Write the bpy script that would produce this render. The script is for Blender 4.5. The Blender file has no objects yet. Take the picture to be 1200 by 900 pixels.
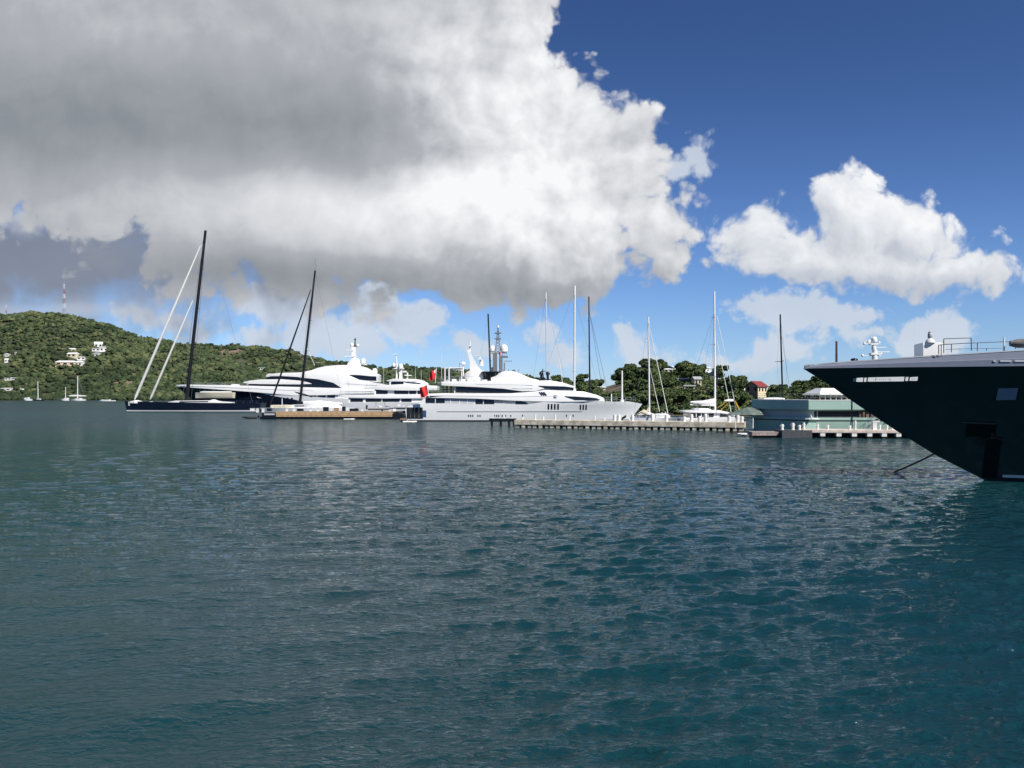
import bpy, math, random
import numpy as np
from mathutils import Vector, Matrix, noise as mnoise

random.seed(7)
rng = np.random.default_rng(7)
SC = bpy.context.scene
COL = SC.collection
FPX = 902.0          # focal length in pixels of the 1200 px wide photograph
HY = 463.0           # row of the horizon
CH = 5.5             # camera height above the water
R = math.radians

# ---------------------------------------------------------------- camera
cam = bpy.data.cameras.new('camera')
cam.sensor_width = 36.0
cam.lens = 36.0 * FPX / 1200.0
cam.shift_y = (HY - 450.0) / 1200.0
cam.clip_start = 0.5
cam.clip_end = 40000
camo = bpy.data.objects.new('camera', cam)
camo.location = (0, 0, CH)
camo.rotation_euler = (R(90), 0, 0)
COL.objects.link(camo)
SC.camera = camo

# ---------------------------------------------------------------- view and light
SC.view_settings.view_transform = 'Standard'
SC.view_settings.look = 'None'
SC.view_settings.gamma = 1
SC.view_settings.use_curve_mapping = False
SC.view_settings.exposure = 0.35
SUN_AZ = 42.0        # from the -Y direction (behind the camera) towards +X
SUN_EL = 46.0
se, sa = R(SUN_EL), R(SUN_AZ)
SUNV = Vector((math.sin(sa) * math.cos(se), -math.cos(sa) * math.cos(se), math.sin(se)))
sun = bpy.data.lights.new('sun', 'SUN')
sun.energy = 4.9
sun.angle = R(0.5)
sun.color = (1.0, 0.95, 0.87)
suno = bpy.data.objects.new('sun', sun)
suno.rotation_euler = SUNV.to_track_quat('Z', 'Y').to_euler()
suno.location = (60, -40, 80)
COL.objects.link(suno)

# ---------------------------------------------------------------- small maths-to-nodes helper
class N:
    """wraps a float socket so that python arithmetic makes Math nodes"""
    tree = None
    def __init__(s, sock): s.s = sock
    @staticmethod
    def math(op, *a, clamp=False):
        n = N.tree.nodes.new('ShaderNodeMath'); n.operation = op; n.use_clamp = clamp
        for i, x in enumerate(a):
            if isinstance(x, N): N.tree.links.new(x.s, n.inputs[i])
            else: n.inputs[i].default_value = float(x)
        return N(n.outputs[0])
    def __add__(a, b): return N.math('ADD', a, b)
    __radd__ = __add__
    def __sub__(a, b): return N.math('SUBTRACT', a, b)
    def __rsub__(a, b): return N.math('SUBTRACT', b, a)
    def __mul__(a, b): return N.math('MULTIPLY', a, b)
    __rmul__ = __mul__
    def __truediv__(a, b): return N.math('DIVIDE', a, b)
def nmax(a, b): return N.math('MAXIMUM', a, b)
def nmin(a, b): return N.math('MINIMUM', a, b)
def sqrt(a): return N.math('SQRT', a)
def smax(a, b, k): return N.math('SMOOTH_MAX', a, b, k)
def sstep(x, a, b):
    n = N.tree.nodes.new('ShaderNodeMapRange'); n.interpolation_type = 'SMOOTHSTEP'
    N.tree.links.new(x.s, n.inputs[0]); n.inputs[1].default_value = a; n.inputs[2].default_value = b
    return N(n.outputs[0])
def vec(x, y, z=0.0):
    n = N.tree.nodes.new('ShaderNodeCombineXYZ')
    for i, q in enumerate((x, y, z)):
        if isinstance(q, N): N.tree.links.new(q.s, n.inputs[i])
        else: n.inputs[i].default_value = q
    return n.outputs[0]
def fbm(v, scale, detail=6, rough=0.55, dist=0.0, lac=2.0):
    n = N.tree.nodes.new('ShaderNodeTexNoise'); n.noise_dimensions = '3D'
    N.tree.links.new(v, n.inputs['Vector']); n.inputs['Scale'].default_value = scale
    n.inputs['Detail'].default_value = detail; n.inputs['Roughness'].default_value = rough
    n.inputs['Distortion'].default_value = dist; n.inputs['Lacunarity'].default_value = lac
    return N(n.outputs[0])
def mixc(f, a, b):
    n = N.tree.nodes.new('ShaderNodeMix'); n.data_type = 'RGBA'; n.clamp_factor = True
    if isinstance(f, N): N.tree.links.new(f.s, n.inputs[0])
    else: n.inputs[0].default_value = f
    for i, q in ((6, a), (7, b)):
        if isinstance(q, (tuple, list)): n.inputs[i].default_value = (*q[:3], 1)
        else: N.tree.links.new(q, n.inputs[i])
    return n.outputs[2]

# ---------------------------------------------------------------- sky with cumulus clouds
world = bpy.data.worlds.new('World')
SC.world = world
world.use_nodes = True
nt = world.node_tree
nt.nodes.clear()
N.tree = nt
SKYS = 0.10
sky = nt.nodes.new('ShaderNodeTexSky')
sky.sky_type = 'NISHITA'
sky.sun_disc = False
sky.sun_elevation = se
sky.sun_rotation = R(180.0 - SUN_AZ)
sky.air_density = 1.0
sky.dust_density = 0.0
sky.ozone_density = 3.0
tc = nt.nodes.new('ShaderNodeTexCoord')
sp = nt.nodes.new('ShaderNodeSeparateXYZ')
nt.links.new(tc.outputs['Generated'], sp.inputs[0])
dx, dy, dz = N(sp.outputs[0]), N(sp.outputs[1]), N(sp.outputs[2])
yy = nmax(dy, 0.12)
U0 = dx / yy
V0 = dz / yy

# big cloud, in degrees-like tangent units given by (column, row, rx, ry)
BIG = [(330, 205, 110, 50), (210, -70, 330, 190), (120, 60, 420, 190), (480, 110, 190, 175), (560, 230, 215, 115), (380, 255, 270, 70),
       (170, 235, 150, 50), (655, 215, 120, 100), (752, 287, 56, 40), (600, 295, 170, 62), (330, 325, 130, 36), (690, 120, 32, 30),
       (715, 148, 30, 26), (-250, 120, 300, 260), (660, 320, 75, 32), (590, 20, 70, 110), (60, 150, 200, 80)]
BASE = [(40, 300, 270, 60), (240, 318, 170, 40), (-160, 300, 220, 90), (60, 366, 190, 26), (-60, 350, 130, 40)]
SMALL = [(890, 274, 44, 34), (1000, 252, 66, 52), (990, 222, 40, 30), (1065, 270, 50, 44), (1120, 318, 74, 28), (950, 300, 90, 34),
         (1045, 312, 110, 32), (1165, 322, 40, 24)]
THIN = [(935, 366, 70, 22), (985, 372, 45, 16), (1105, 392, 30, 26), (1070, 400, 25, 18), (918, 408, 28, 16), (641, 384, 18, 12),
        (655, 412, 24, 16), (450, 352, 26, 30), (485, 380, 38, 26), (330, 358, 50, 22), (372, 388, 40, 30), (240, 396, 12, 8),
        (810, 186, 12, 18), (790, 202, 14, 10), (22, 262, 16, 14), (116, 296, 13, 22), (100, 262, 10, 10), (742, 405, 16, 16), (760, 418, 20, 10),
        (430, 398, 60, 18), (560, 400, 22, 14), (300, 392, 30, 10), (170, 376, 40, 8), (870, 425, 40, 8), (1010, 395, 30, 9)]
def field(u, v, blobs, k=0.03):
    f = None
    for (cx, cy, rx, ry) in blobs:
        cu, cv, a, b = (cx - 600) / FPX, (HY - cy) / FPX, rx / FPX, ry / FPX
        m = min(a, b)
        p = (u - cu) * (1 / a); q = (v - cv) * (1 / b)
        e = (1.0 - sqrt(p * p + q * q)) * m
        f = e if f is None else smax(f, e, k)
    return f
def cloud(u, v, blobs, sc, amp, k, rough=0.6, det=7, off=0.0):
    P = vec(u, v, 0.0)
    base = field(u, v, blobs, k)
    n1 = fbm(P, sc, det, rough)
    p1 = voro(P, sc * 1.9, 2.5); p2 = voro(P, sc * 5.2, 2.0)
    return base + (n1 - 0.5) * amp * 0.75 + (0.60 - p1) * amp * 0.36 + (0.58 - p2) * amp * 0.11 + off
def voro(v, scale, detail):
    n = nt.nodes.new('ShaderNodeTexVoronoi'); n.voronoi_dimensions = '2D'; n.feature = 'F1'
    nt.links.new(v, n.inputs['Vector']); n.inputs['Scale'].default_value = scale; n.inputs['Detail'].default_value = detail
    n.inputs['Roughness'].default_value = 0.45; n.inputs['Lacunarity'].default_value = 2.3
    n.normalize = False
    return N(n.outputs['Distance'])
# domain warp shared by all clouds
w1 = fbm(vec(U0, V0, 3.1), 7.0, 3, 0.5)
w2 = fbm(vec(U0, V0, 9.7), 7.0, 3, 0.5)
U = U0 + (w1 - 0.5) * 0.055
V = V0 + (w2 - 0.5) * 0.055
# shading noises shared
bil = fbm(vec(U * 1.0, V * 1.3, 5.0), 8.0, 5, 0.5)
soft = fbm(vec(U * 0.7, V * 1.6, 1.0), 3.0, 4, 0.5)
LU, LV = 0.016, 0.020
def lit(u, v, blobs, sc, amp, k, det=6, rough=0.6, off=0.0):
    a = cloud(u, v, blobs, sc, amp, k, rough, det, off)
    b = cloud(u + LU, v + LV, blobs, sc, amp, k, rough, det, off)
    return a, a - b
fb, gb = lit(U, V, BIG, 7.5, 0.12, 0.05, off=0.012)
fs, gs = lit(U, V, SMALL, 11.0, 0.075, 0.03)
fs = fs + 0.006
ft = cloud(U, V, THIN, 16.0, 0.042, 0.012, 0.62) + 0.010
fu = cloud(U, V, BASE, 6.0, 0.10, 0.04)
ab = sstep(fb, -0.003, 0.014)
as_ = sstep(fs, -0.003, 0.016)
at_ = sstep(ft, 0.0, 0.013) * 0.88
au = sstep(fu, -0.035, 0.035) * 0.95
def gauss(cx, cy, rx, ry):
    p = (U - (cx - 600) / FPX) * (FPX / rx); q = (V - (HY - cy) / FPX) * (FPX / ry)
    return N.math('EXPONENT', (p * p + q * q) * -1.0)
# brightness of the big cloud: a shaded underside and sunlit heads
br = 0.61 + (bil - 0.5) * (sstep(U, -0.30, 0.05) * 0.20 + 0.10) + (soft - 0.5) * 0.35 + gb * (sstep(U, -0.30, 0.05) * 3.6 + 1.6)
br = br - gauss(110, 150, 330, 78) * 0.42 - gauss(400, 150, 120, 75) * 0.18 + gauss(570, 160, 110, 170) * 0.15 + gauss(660, 170, 90, 190) * 0.15
br = br + gauss(330, 215, 260, 34) * 0.20 - gauss(300, 322, 230, 28) * 0.44 - gauss(580, 345, 150, 20) * 0.26 + gauss(520, 270, 230, 30) * 0.14 - gauss(60, 60, 230, 60) * 0.08 + gauss(260, 240, 240, 40) * 0.06 + gauss(540, 245, 150, 40) * 0.18
br = br - gauss(-350, 150, 250, 200) * 0.3 - gauss(200, -260, 700, 150) * 0.22
brs = 0.66 + (bil - 0.5) * 0.30 + gs * 6.5 + gauss(1010, 235, 90, 40) * 0.16 - gauss(1030, 338, 150, 22) * 0.16
brt = 0.75 + (bil - 0.5) * 0.4
bru = 0.16 + (bil - 0.5) * 0.30 + gauss(70, 368, 220, 16) * 0.6 + gauss(110, 285, 60, 40) * 0.1
def ramp(x, dark, mid, bright):
    n = nt.nodes.new('ShaderNodeValToRGB'); e = n.color_ramp
    e.elements[0].position = 0.0; e.elements[0].color = (*dark, 1)
    e.elements[1].position = 1.0; e.elements[1].color = (*bright, 1)
    m = e.elements.new(0.5); m.color = (*mid, 1)
    nt.links.new(x.s, n.inputs[0]); return n.outputs[0]
K = 0.80 / SKYS
def k3(r, g, b): return (r, g, b)
dark, mid, bright = k3(.21, .235, .265), k3(.42, .44, .475), k3(.92, .93, .95)
cb = ramp(br, dark, mid, bright)
cs = ramp(brs, k3(.33, .38, .47), k3(.55, .59, .66), k3(.92, .93, .95))
ct = ramp(brt, k3(.27, .36, .52), k3(.46, .54, .66), k3(.74, .79, .86))
cu_ = ramp(bru, k3(.17, .195, .25), k3(.30, .33, .40), k3(.56, .59, .65))
# Nishita, deepened towards the zenith as the phone rendered it
el = nmax(V0, 0.0)
tint = mixc(sstep(el, 0.0, 0.10), (0.46, 0.62, 1.00), (0.50, 0.64, 0.92))
tint = mixc(sstep(el, 0.04, 0.50), tint, (0.29, 0.40, 0.62))
mul = nt.nodes.new('ShaderNodeMix'); mul.data_type = 'RGBA'; mul.blend_type = 'MULTIPLY'; mul.inputs[0].default_value = 1
nt.links.new(sky.outputs[0], mul.inputs[6]); nt.links.new(tint, mul.inputs[7])
skyc = mul.outputs[2]
def up(c):
    n = nt.nodes.new('ShaderNodeVectorMath'); n.operation = 'SCALE'; n.inputs[3].default_value = K
    nt.links.new(c, n.inputs[0]); return n.outputs[0]
c = mixc(at_, skyc, up(ct))
c = mixc(au, c, up(cu_))
c = mixc(as_, c, up(cs))
c = mixc(ab, c, up(cb))
bg = nt.nodes.new('ShaderNodeBackground')
nt.links.new(c, bg.inputs[0])
bg.inputs[1].default_value = SKYS
wo = nt.nodes.new('ShaderNodeOutputWorld')
nt.links.new(bg.outputs[0], wo.inputs[0])
world.cycles.sampling_method = 'MANUAL'
world.cycles.sample_map_resolution = 512
SC.cycles.max_bounces = 6
SC.cycles.diffuse_bounces = 2
SC.cycles.glossy_bounces = 3
SC.cycles.transmission_bounces = 3
SC.cycles.caustics_reflective = False
SC.cycles.caustics_refractive = False

# ---------------------------------------------------------------- materials
MATS = {}
def mat(name, col, rough=0.5, metal=0.0, var=0.08, scale=3.0, bump=0.0, coat=0.0, col2=None, spec=0.5, alpha=1.0):
    if name in MATS: return MATS[name]
    m = bpy.data.materials.new(name); m.use_nodes = True
    t = m.node_tree; N.tree = t
    p = t.nodes['Principled BSDF']
    p.inputs['Roughness'].default_value = rough
    p.inputs['Metallic'].default_value = metal
    p.inputs['Coat Weight'].default_value = coat
    p.inputs['Coat Roughness'].default_value = 0.05
    p.inputs['Specular IOR Level'].default_value = spec
    tcn = t.nodes.new('ShaderNodeTexCoord')
    n = fbm(tcn.outputs['Object'], scale, 5, 0.6)
    a = tuple(min(1, x * (1 - var)) for x in col); b = col2 or tuple(min(1, x * (1 + var)) for x in col)
    cc = mixc(sstep(n, 0.35, 0.65), a, b)
    t.links.new(cc, p.inputs['Base Color'])
    if bump:
        bn = t.nodes.new('ShaderNodeBump'); bn.inputs['Strength'].default_value = bump; bn.inputs['Distance'].default_value = 0.05
        t.links.new(n.s, bn.inputs['Height']); t.links.new(bn.outputs[0], p.inputs['Normal'])
    MATS[name] = m
    return m

# ---------------------------------------------------------------- mesh helpers
def tag(o, label=None, cat=None, group=None, kind=None):
    if label: o['label'] = label
    if cat: o['category'] = cat
    if group: o['group'] = group
    if kind: o['kind'] = kind
    return o
def thing(name, label, cat, loc=(0, 0, 0), rz=0.0, group=None):
    o = bpy.data.objects.new(name, None); COL.objects.link(o)
    o.location = loc; o.rotation_euler = (0, 0, rz); o.empty_display_size = 0.5
    return tag(o, label, cat, group)
class MB:
    def __init__(s): s.v = []; s.f = []
    def add(s, vs, fs):
        b = len(s.v); s.v += [tuple(q) for q in vs]; s.f += [tuple(b + i for i in f) for f in fs]; return s
    def box(s, x0, x1, y0, y1, z0, z1):
        vs = [(x, y, z) for z in (z0, z1) for y in (y0, y1) for x in (x0, x1)]
        return s.add(vs, [(0, 2, 3, 1), (4, 5, 7, 6), (0, 1, 5, 4), (2, 6, 7, 3), (0, 4, 6, 2), (1, 3, 7, 5)])
    def rings(s, rs, cap=True, closed=True):
        n = len(rs[0]); vs = [q for r in rs for q in r]; fs = []
        for i in range(len(rs) - 1):
            for j in range(n if closed else n - 1):
                a = i * n + j; b = i * n + (j + 1) % n
                fs.append((a, b, b + n, a + n))
        if cap:
            fs.append(tuple(range(n))[::-1]); fs.append(tuple((len(rs) - 1) * n + j for j in range(n)))
        return s.add(vs, fs)
    def tube(s, p0, p1, r0, r1=None, n=8):
        r1 = r0 if r1 is None else r1
        p0, p1 = Vector(p0), Vector(p1); d = (p1 - p0)
        if d.length < 1e-6: return s
        q = d.to_track_quat('Z', 'Y')
        rs = []
        for p, r in ((p0, r0), (p1, r1)):
            rs.append([p + q @ Vector((r * math.cos(2 * math.pi * k / n), r * math.sin(2 * math.pi * k / n), 0)) for k in range(n)])
        return s.rings(rs)
    def path(s, pts, r, n=6):
        for a, b in zip(pts[:-1], pts[1:]): s.tube(a, b, r, r, n)
        return s
    def ball(s, c, r, sx=1, sy=1, sz=1, n=14, m=9):
        rs = []
        for i in range(1, m):
            a = math.pi * i / m
            rs.append([(c[0] + r * sx * math.sin(a) * math.cos(2 * math.pi * k / n), c[1] + r * sy * math.sin(a) * math.sin(2 * math.pi * k / n), c[2] - r * sz * math.cos(a)) for k in range(n)])
        return s.rings(rs)
    def dome(s, c, r, h):
        """satellite dome: short cylinder with a hemisphere on top, c = its base"""
        n = 16; prof = [(0.72, 0), (0.95, 0.1), (1, 0.3), (0.98, 0.55), (0.85, 0.78), (0.6, 0.93), (0.25, 1.0)]
        rs = [[(c[0] + r * a * math.cos(2 * math.pi * k / n), c[1] + r * a * math.sin(2 * math.pi * k / n), c[2] + h * b) for k in range(n)] for a, b in prof]
        return s.rings(rs)
    def prism(s, pts, y0, y1):
        """outline in x,z extruded along y"""
        n = len(pts)
        return s.rings([[(x, y0, z) for x, z in pts], [(x, y1, z) for x, z in pts]])
    def plan(s, pts, z0, z1):
        return s.rings([[(x, y, z0) for x, y in pts], [(x, y, z1) for x, y in pts]])
    def block(s, st, r=0.15):
        """stations (x, zbottom, ztop, halfwidth): a deck-house with rounded top edge"""
        rs = []
        for x, zb, zt, w in st:
            q = min(r, (zt - zb) * 0.45, w * 0.6)
            half = [(w, zb), (w, zt - q), (w - 0.3 * q, zt - 0.3 * q), (w - q, zt)]
            rs.append([(x, a, b) for a, b in half] + [(x, -a, b) for a, b in half[::-1]])
        return s.rings(rs)
    def build(s, name, m, parent=None, smooth=True, ang=35):
        me = bpy.data.meshes.new(name)
        me.from_pydata(s.v, [], s.f)
        me.materials.append(m)
        import bmesh
        bm = bmesh.new(); bm.from_mesh(me); bmesh.ops.recalc_face_normals(bm, faces=bm.faces); bm.to_mesh(me); bm.free()
        if smooth:
            me.polygons.foreach_set('use_smooth', [True] * len(me.polygons))
            me.set_sharp_from_angle(angle=R(ang))
        o = bpy.data.objects.new(name, me); COL.objects.link(o)
        if parent: o.parent = parent
        return o
def npmesh(name, V, F, m, parent=None, smooth=True, attr=None):
    me = bpy.data.meshes.new(name)
    V = np.ascontiguousarray(V, dtype=np.float32); F = np.ascontiguousarray(F, dtype=np.int32)
    me.vertices.add(len(V)); me.vertices.foreach_set('co', V.ravel())
    k = F.shape[1]
    me.loops.add(F.size); me.loops.foreach_set('vertex_index', F.ravel())
    me.polygons.add(len(F)); me.polygons.foreach_set('loop_start', np.arange(0, F.size, k, dtype=np.int32))
    if smooth: me.polygons.foreach_set('use_smooth', np.ones(len(F), dtype=bool))
    me.update(calc_edges=True)
    if attr is not None:
        at = me.attributes.new('tone', 'FLOAT', 'POINT'); at.data.foreach_set('value', np.asarray(attr, dtype=np.float32))
    me.materials.append(m)
    o = bpy.data.objects.new(name, me); COL.objects.link(o)
    if parent: o.parent = parent
    return o
def copy_tree(o, parent=None):
    c = o.copy(); COL.objects.link(c)
    if parent: c.parent = parent
    for ch in list(o.children): copy_tree(ch, c)
    return c
def WX(px, D): return (px - 600.0) * D / FPX
def WZ(py, D): return CH - (py - HY) * D / FPX

# ---------------------------------------------------------------- water
def water():
    dyr = np.concatenate([np.linspace(700, 330, 60)[:-1], np.linspace(330 * 1.33, 6, 1000)[:-1], np.geomspace(6, 0.45, 90)])
    dyr = np.sort(np.unique(np.concatenate([np.linspace(900, 470, 50), np.linspace(469.5, 8, 1150), np.geomspace(7.7, 0.5, 80)])))[::-1]
    r = CH * FPX / dyr
    a_in = np.linspace(-R(41), R(41), 1500)
    a_out = np.linspace(R(41), 2 * np.pi - R(41), 90)[1:-1]
    ang = np.concatenate([a_in, a_out])
    A, Rr = np.meshgrid(ang, r)
    X = Rr * np.sin(A); Y = Rr * np.cos(A)
    nr, na = X.shape
    cell = np.gradient(r)[:, None] * np.ones((1, na))
    cell = np.maximum(np.abs(cell), Rr * 0.0008)
    Z = np.zeros_like(X); DX = np.zeros_like(X); DY = np.zeros_like(X)
    ncomp = 130
    lam = np.exp(rng.uniform(np.log(0.13), np.log(4.6), ncomp))
    wind = R(-76)
    th = wind + rng.normal(0, 1, ncomp) * np.where(rng.random(ncomp) < 0.22, R(55), R(17))
    # amplitude so that each octave has a similar slope, a little less at the ends
    slope = 0.035 * (lam ** -0.05) * np.exp(-0.5 * ((np.log(lam) - np.log(0.60)) / 1.15) ** 2)
    ph = rng.uniform(0, 2 * np.pi, ncomp)
    # gusty patches: smooth low-frequency modulation
    g = np.zeros_like(X)
    for i in range(14):
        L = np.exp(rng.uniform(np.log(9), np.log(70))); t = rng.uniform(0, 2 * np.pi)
        g += np.sin((X * np.cos(t) + Y * np.sin(t)) * 2 * np.pi / L + rng.uniform(0, 6.28))
    g = g / 3.7
    side = np.clip((X / np.maximum(Rr, 1) + 0.30) / 0.5, 0, 1)      # the left of the bay lies in the lee
    gust = np.clip(0.92 + 0.22 * g, 0.45, 1.5) * (0.40 + 0.68 * side)
    for i in range(ncomp):
        kx, ky = np.cos(th[i]), np.sin(th[i]); k = 2 * np.pi / lam[i]
        fade = np.clip((lam[i] / cell - 2.2) / 2.5, 0, 1)
        if fade.max() <= 0: continue
        p = k * (X * kx + Y * ky) + ph[i]
        a = slope[i] / k * fade
        if lam[i] < 2.0: a = a * gust
        Z += a * np.sin(p)
        q = a * 1.15
        DX += q * kx * np.cos(p); DY += q * ky * np.cos(p)
    V = np.stack([X + DX, Y + DY, Z], -1).reshape(-1, 3)
    idx = np.arange(nr * na).reshape(nr, na)
    nxt = np.roll(idx, -1, axis=1)
    F = np.stack([idx[:-1], nxt[:-1], nxt[1:], idx[1:]], -1).reshape(-1, 4)
    F = F[:, ::-1]
    m = bpy.data.materials.new('sea_water'); m.use_nodes = True
    t = m.node_tree; N.tree = t
    p = t.nodes['Principled BSDF']
    tcn = t.nodes.new('ShaderNodeTexCoord'); s3 = t.nodes.new('ShaderNodeSeparateXYZ'); t.links.new(tcn.outputs['Object'], s3.inputs[0])
    x, y = N(s3.outputs[0]), N(s3.outputs[1])
    deep = fbm(vec(x * 0.6, y * 0.25, 0), 0.03, 3, 0.5)
    colr = mixc(sstep(deep, 0.35, 0.65), (0.004, 0.029, 0.038), (0.006, 0.045, 0.047))
    t.links.new(colr, p.inputs['Base Color'])
    p.inputs['Roughness'].default_value = 0.06
    p.inputs['IOR'].default_value = 1.333
    p.inputs['Specular IOR Level'].default_value = 0.5
    dist = sqrt(x * x + y * y)
    # ripples; the larger ones only count where the mesh no longer carries them
    h1 = fbm(vec(x * 0.75, y * 1.25, 0), 5.5, 4, 0.6, 0.4)
    h2 = fbm(vec(x * 0.5, y * 1.25, 7.0), 1.25, 4, 0.62, 0.5)
    h3 = fbm(vec(x * 0.55, y * 1.2, 3.0), 0.38, 3, 0.6, 0.3)
    far2 = sstep(dist, 16, 60); far3 = sstep(dist, 40, 150)
    left = sstep(x / nmax(dist, 1.0), -0.5, 0.15) * 0.5 + 0.5
    hh = (h1 * 0.10 + h2 * 0.07) * left + (h2 * far2 * 0.85 + h3 * far3 * 2.6) * (left * 0.4 + 0.6)
    b = t.nodes.new('ShaderNodeBump'); b.inputs['Strength'].default_value = 1.0; b.inputs['Distance'].default_value = 1.0
    t.links.new(hh.s, b.inputs['Height']); t.links.new(b.outputs[0], p.inputs['Normal'])
    rr = sstep(dist, 20, 220) * 0.26 + 0.02
    t.links.new(rr.s, p.inputs['Roughness'])
    o = npmesh('sea_water', V, F, m)
    tag(o, 'teal harbour water with short wind ripples', None, None, 'structure')
water()
# ---------------------------------------------------------------- hills
def interp(px, tab):
    xs, ys = zip(*tab); return np.interp(px, xs, ys)
def snoise(X, Y, seed, Ls, n=10):
    r_ = np.random.default_rng(seed); g = np.zeros_like(X)
    for i in range(n):
        L = np.exp(r_.uniform(np.log(Ls[0]), np.log(Ls[1]))); t = r_.uniform(0, 2 * np.pi)
        g += np.sin((X * np.cos(t) + Y * np.sin(t)) * 2 * np.pi / L + r_.uniform(0, 6.28))
    return g / math.sqrt(n)
class Hill:
    def __init__(s, px0, px1, tab, shore, ridge, back, tree, seed, amp, pw=1.0):
        s.px0, s.px1, s.tab, s.shore, s.ridge, s.back, s.tree, s.seed, s.amp, s.pw = px0, px1, tab, shore, ridge, back, tree, seed, amp, pw
    def z(s, px, D):
        px = np.asarray(px, float); D = np.asarray(D, float)
        sh = interp(px, s.shore); rd = interp(px, s.ridge)
        zr = CH - (interp(px, s.tab) - HY) * rd / FPX - s.tree
        t = (D - sh) / (rd - sh)
        up = np.clip(t, 0, 1) ** s.pw; up = up * 0.55 + 0.45 * (up * up * (3 - 2 * up))
        dn = 1 - np.clip((D - rd) / s.back, 0, 1) ** 1.6 * 1.1
        X = (px - 600) * D / FPX
        n = snoise(X, D, s.seed, (25, 160)) * s.amp * np.clip(t, 0, 1) * np.clip((1.25 - t) * 2.2, 0.15, 1)
        z = np.where(t < 1, 0.6 + (zr - 0.6) * up, 0.6 + (zr - 0.6) * dn) + n
        return np.where(t < 0, 0.6 + t * 14, np.maximum(z, 0.3))
    def mesh(s, name, label, m, npx=260, nd=120):
        px = np.linspace(s.px0, s.px1, npx)
        P, T = np.meshgrid(px, np.linspace(-0.12, 1, nd))
        sh = interp(P, s.shore); end = interp(P, s.ridge) + s.back
        D = sh + (end - sh) * T
        Z = s.z(P, D); X = (P - 600) * D / FPX
        V = np.stack([X, D, Z], -1).reshape(-1, 3)
        i = np.arange(nd * npx).reshape(nd, npx)
        F = np.stack([i[:-1, :-1], i[:-1, 1:], i[1:, 1:], i[1:, :-1]], -1).reshape(-1, 4)
        o = npmesh(name, V, F, m)
        return tag(o, label, None, None, 'structure')
tabN = [(-300, 385), (-150, 372), (-60, 366), (0, 364), (40, 362.5), (75, 367), (110, 375), (150, 386), (190, 397), (215, 404), (240, 411), (270, 421), (310, 436), (350, 452)]
tabF = [(120, 430), (190, 412), (215, 405), (230, 403.5), (260, 402.5), (290, 404), (320, 406), (345, 411), (365, 416), (385, 421), (410, 426), (450, 429.5),
        (500, 431), (540, 433), (580, 438), (620, 444), (660, 450), (720, 458)]
ground_m = mat('hill_soil', (0.040, 0.050, 0.024), 0.95, scale=0.05, var=0.25, col2=(0.060, 0.066, 0.032))
def bare_patches(h, m, spots):
    t = m.node_tree; N.tree = t; p = t.nodes['Principled BSDF']; old = p.inputs['Base Color'].links[0].from_socket
    tcn = t.nodes.new('ShaderNodeTexCoord'); s3 = t.nodes.new('ShaderNodeSeparateXYZ'); t.links.new(tcn.outputs['Object'], s3.inputs[0])
    x, y = N(s3.outputs[0]), N(s3.outputs[1]); f = None
    for hh, px, py, rx, ry in spots:
        Ds = np.linspace(float(interp(px, hh.shore)) + 2, float(interp(px, hh.ridge)), 500)
        D = float(Ds[int(np.argmin(np.abs(HY - (hh.z(np.full(500, float(px)), Ds) - CH) * FPX / Ds - py)))])
        a = (x - WX(px, D)) * (FPX / D / rx); b = (y - D) * (1.0 / ry); g = 1.0 - sqrt(a * a + b * b)
        f = g if f is None else nmax(f, g)
    n = fbm(tcn.outputs['Object'], 0.12, 4, 0.6)
    c_ = mixc(sstep(f + (n - 0.5) * 0.9, -0.05, 0.25), old, (0.17, 0.125, 0.085)); t.links.new(c_, p.inputs['Base Color'])
hillN = Hill(-300, 350, tabN, [(-300, 790), (350, 760)], [(-300, 1150), (0, 1120), (200, 1030), (350, 900)], 350, 5, 3, 4.5)
hillF = Hill(110, 740, tabF, [(110, 900), (740, 760)], [(110, 1420), (400, 1350), (740, 1000)], 400, 5, 5, 5.5)
bare_patches(None, ground_m, [(hillN, 139, 446, 15, 28), (hillN, 156, 447, 10, 22), (hillN, 92, 434, 12, 18)])
hillN.mesh('hill', 'long wooded hill on the left shore below the radio mast', ground_m)
gm2 = mat('ridge_soil', (0.041, 0.050, 0.024), 0.95, scale=0.05, var=0.25, col2=(0.060, 0.066, 0.032))
bare_patches(None, gm2, [(hillF, 270, 410, 16, 40), (hillF, 355, 415, 12, 30)])
hillF.mesh('hill', 'second wooded ridge behind the masts in the middle', gm2)
tabK = [(540, 463), (580, 455), (600, 450), (625, 446), (655, 445), (690, 446), (705, 444), (720, 440), (740, 433), (758, 427), (775, 423), (800, 425.5), (815, 424),
        (830, 430), (845, 437), (860, 442), (878, 446), (895, 452), (915, 454), (940, 452), (955, 446), (975, 442), (1010, 440), (1100, 444), (1400, 448)]
hillK = Hill(540, 1420, tabK, [(540, 262), (600, 246), (700, 222), (900, 200), (1420, 190)], [(540, 420), (650, 400), (780, 345), (900, 300), (1420, 290)], 140, 4.6, 11, 0.55, 0.9)
gm3 = mat('knoll_soil', (0.12, 0.10, 0.06), 0.95, scale=0.2, var=0.3)
hillK.mesh('hill', 'steep wooded knoll behind the marina', gm3, 300, 80)

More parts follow.
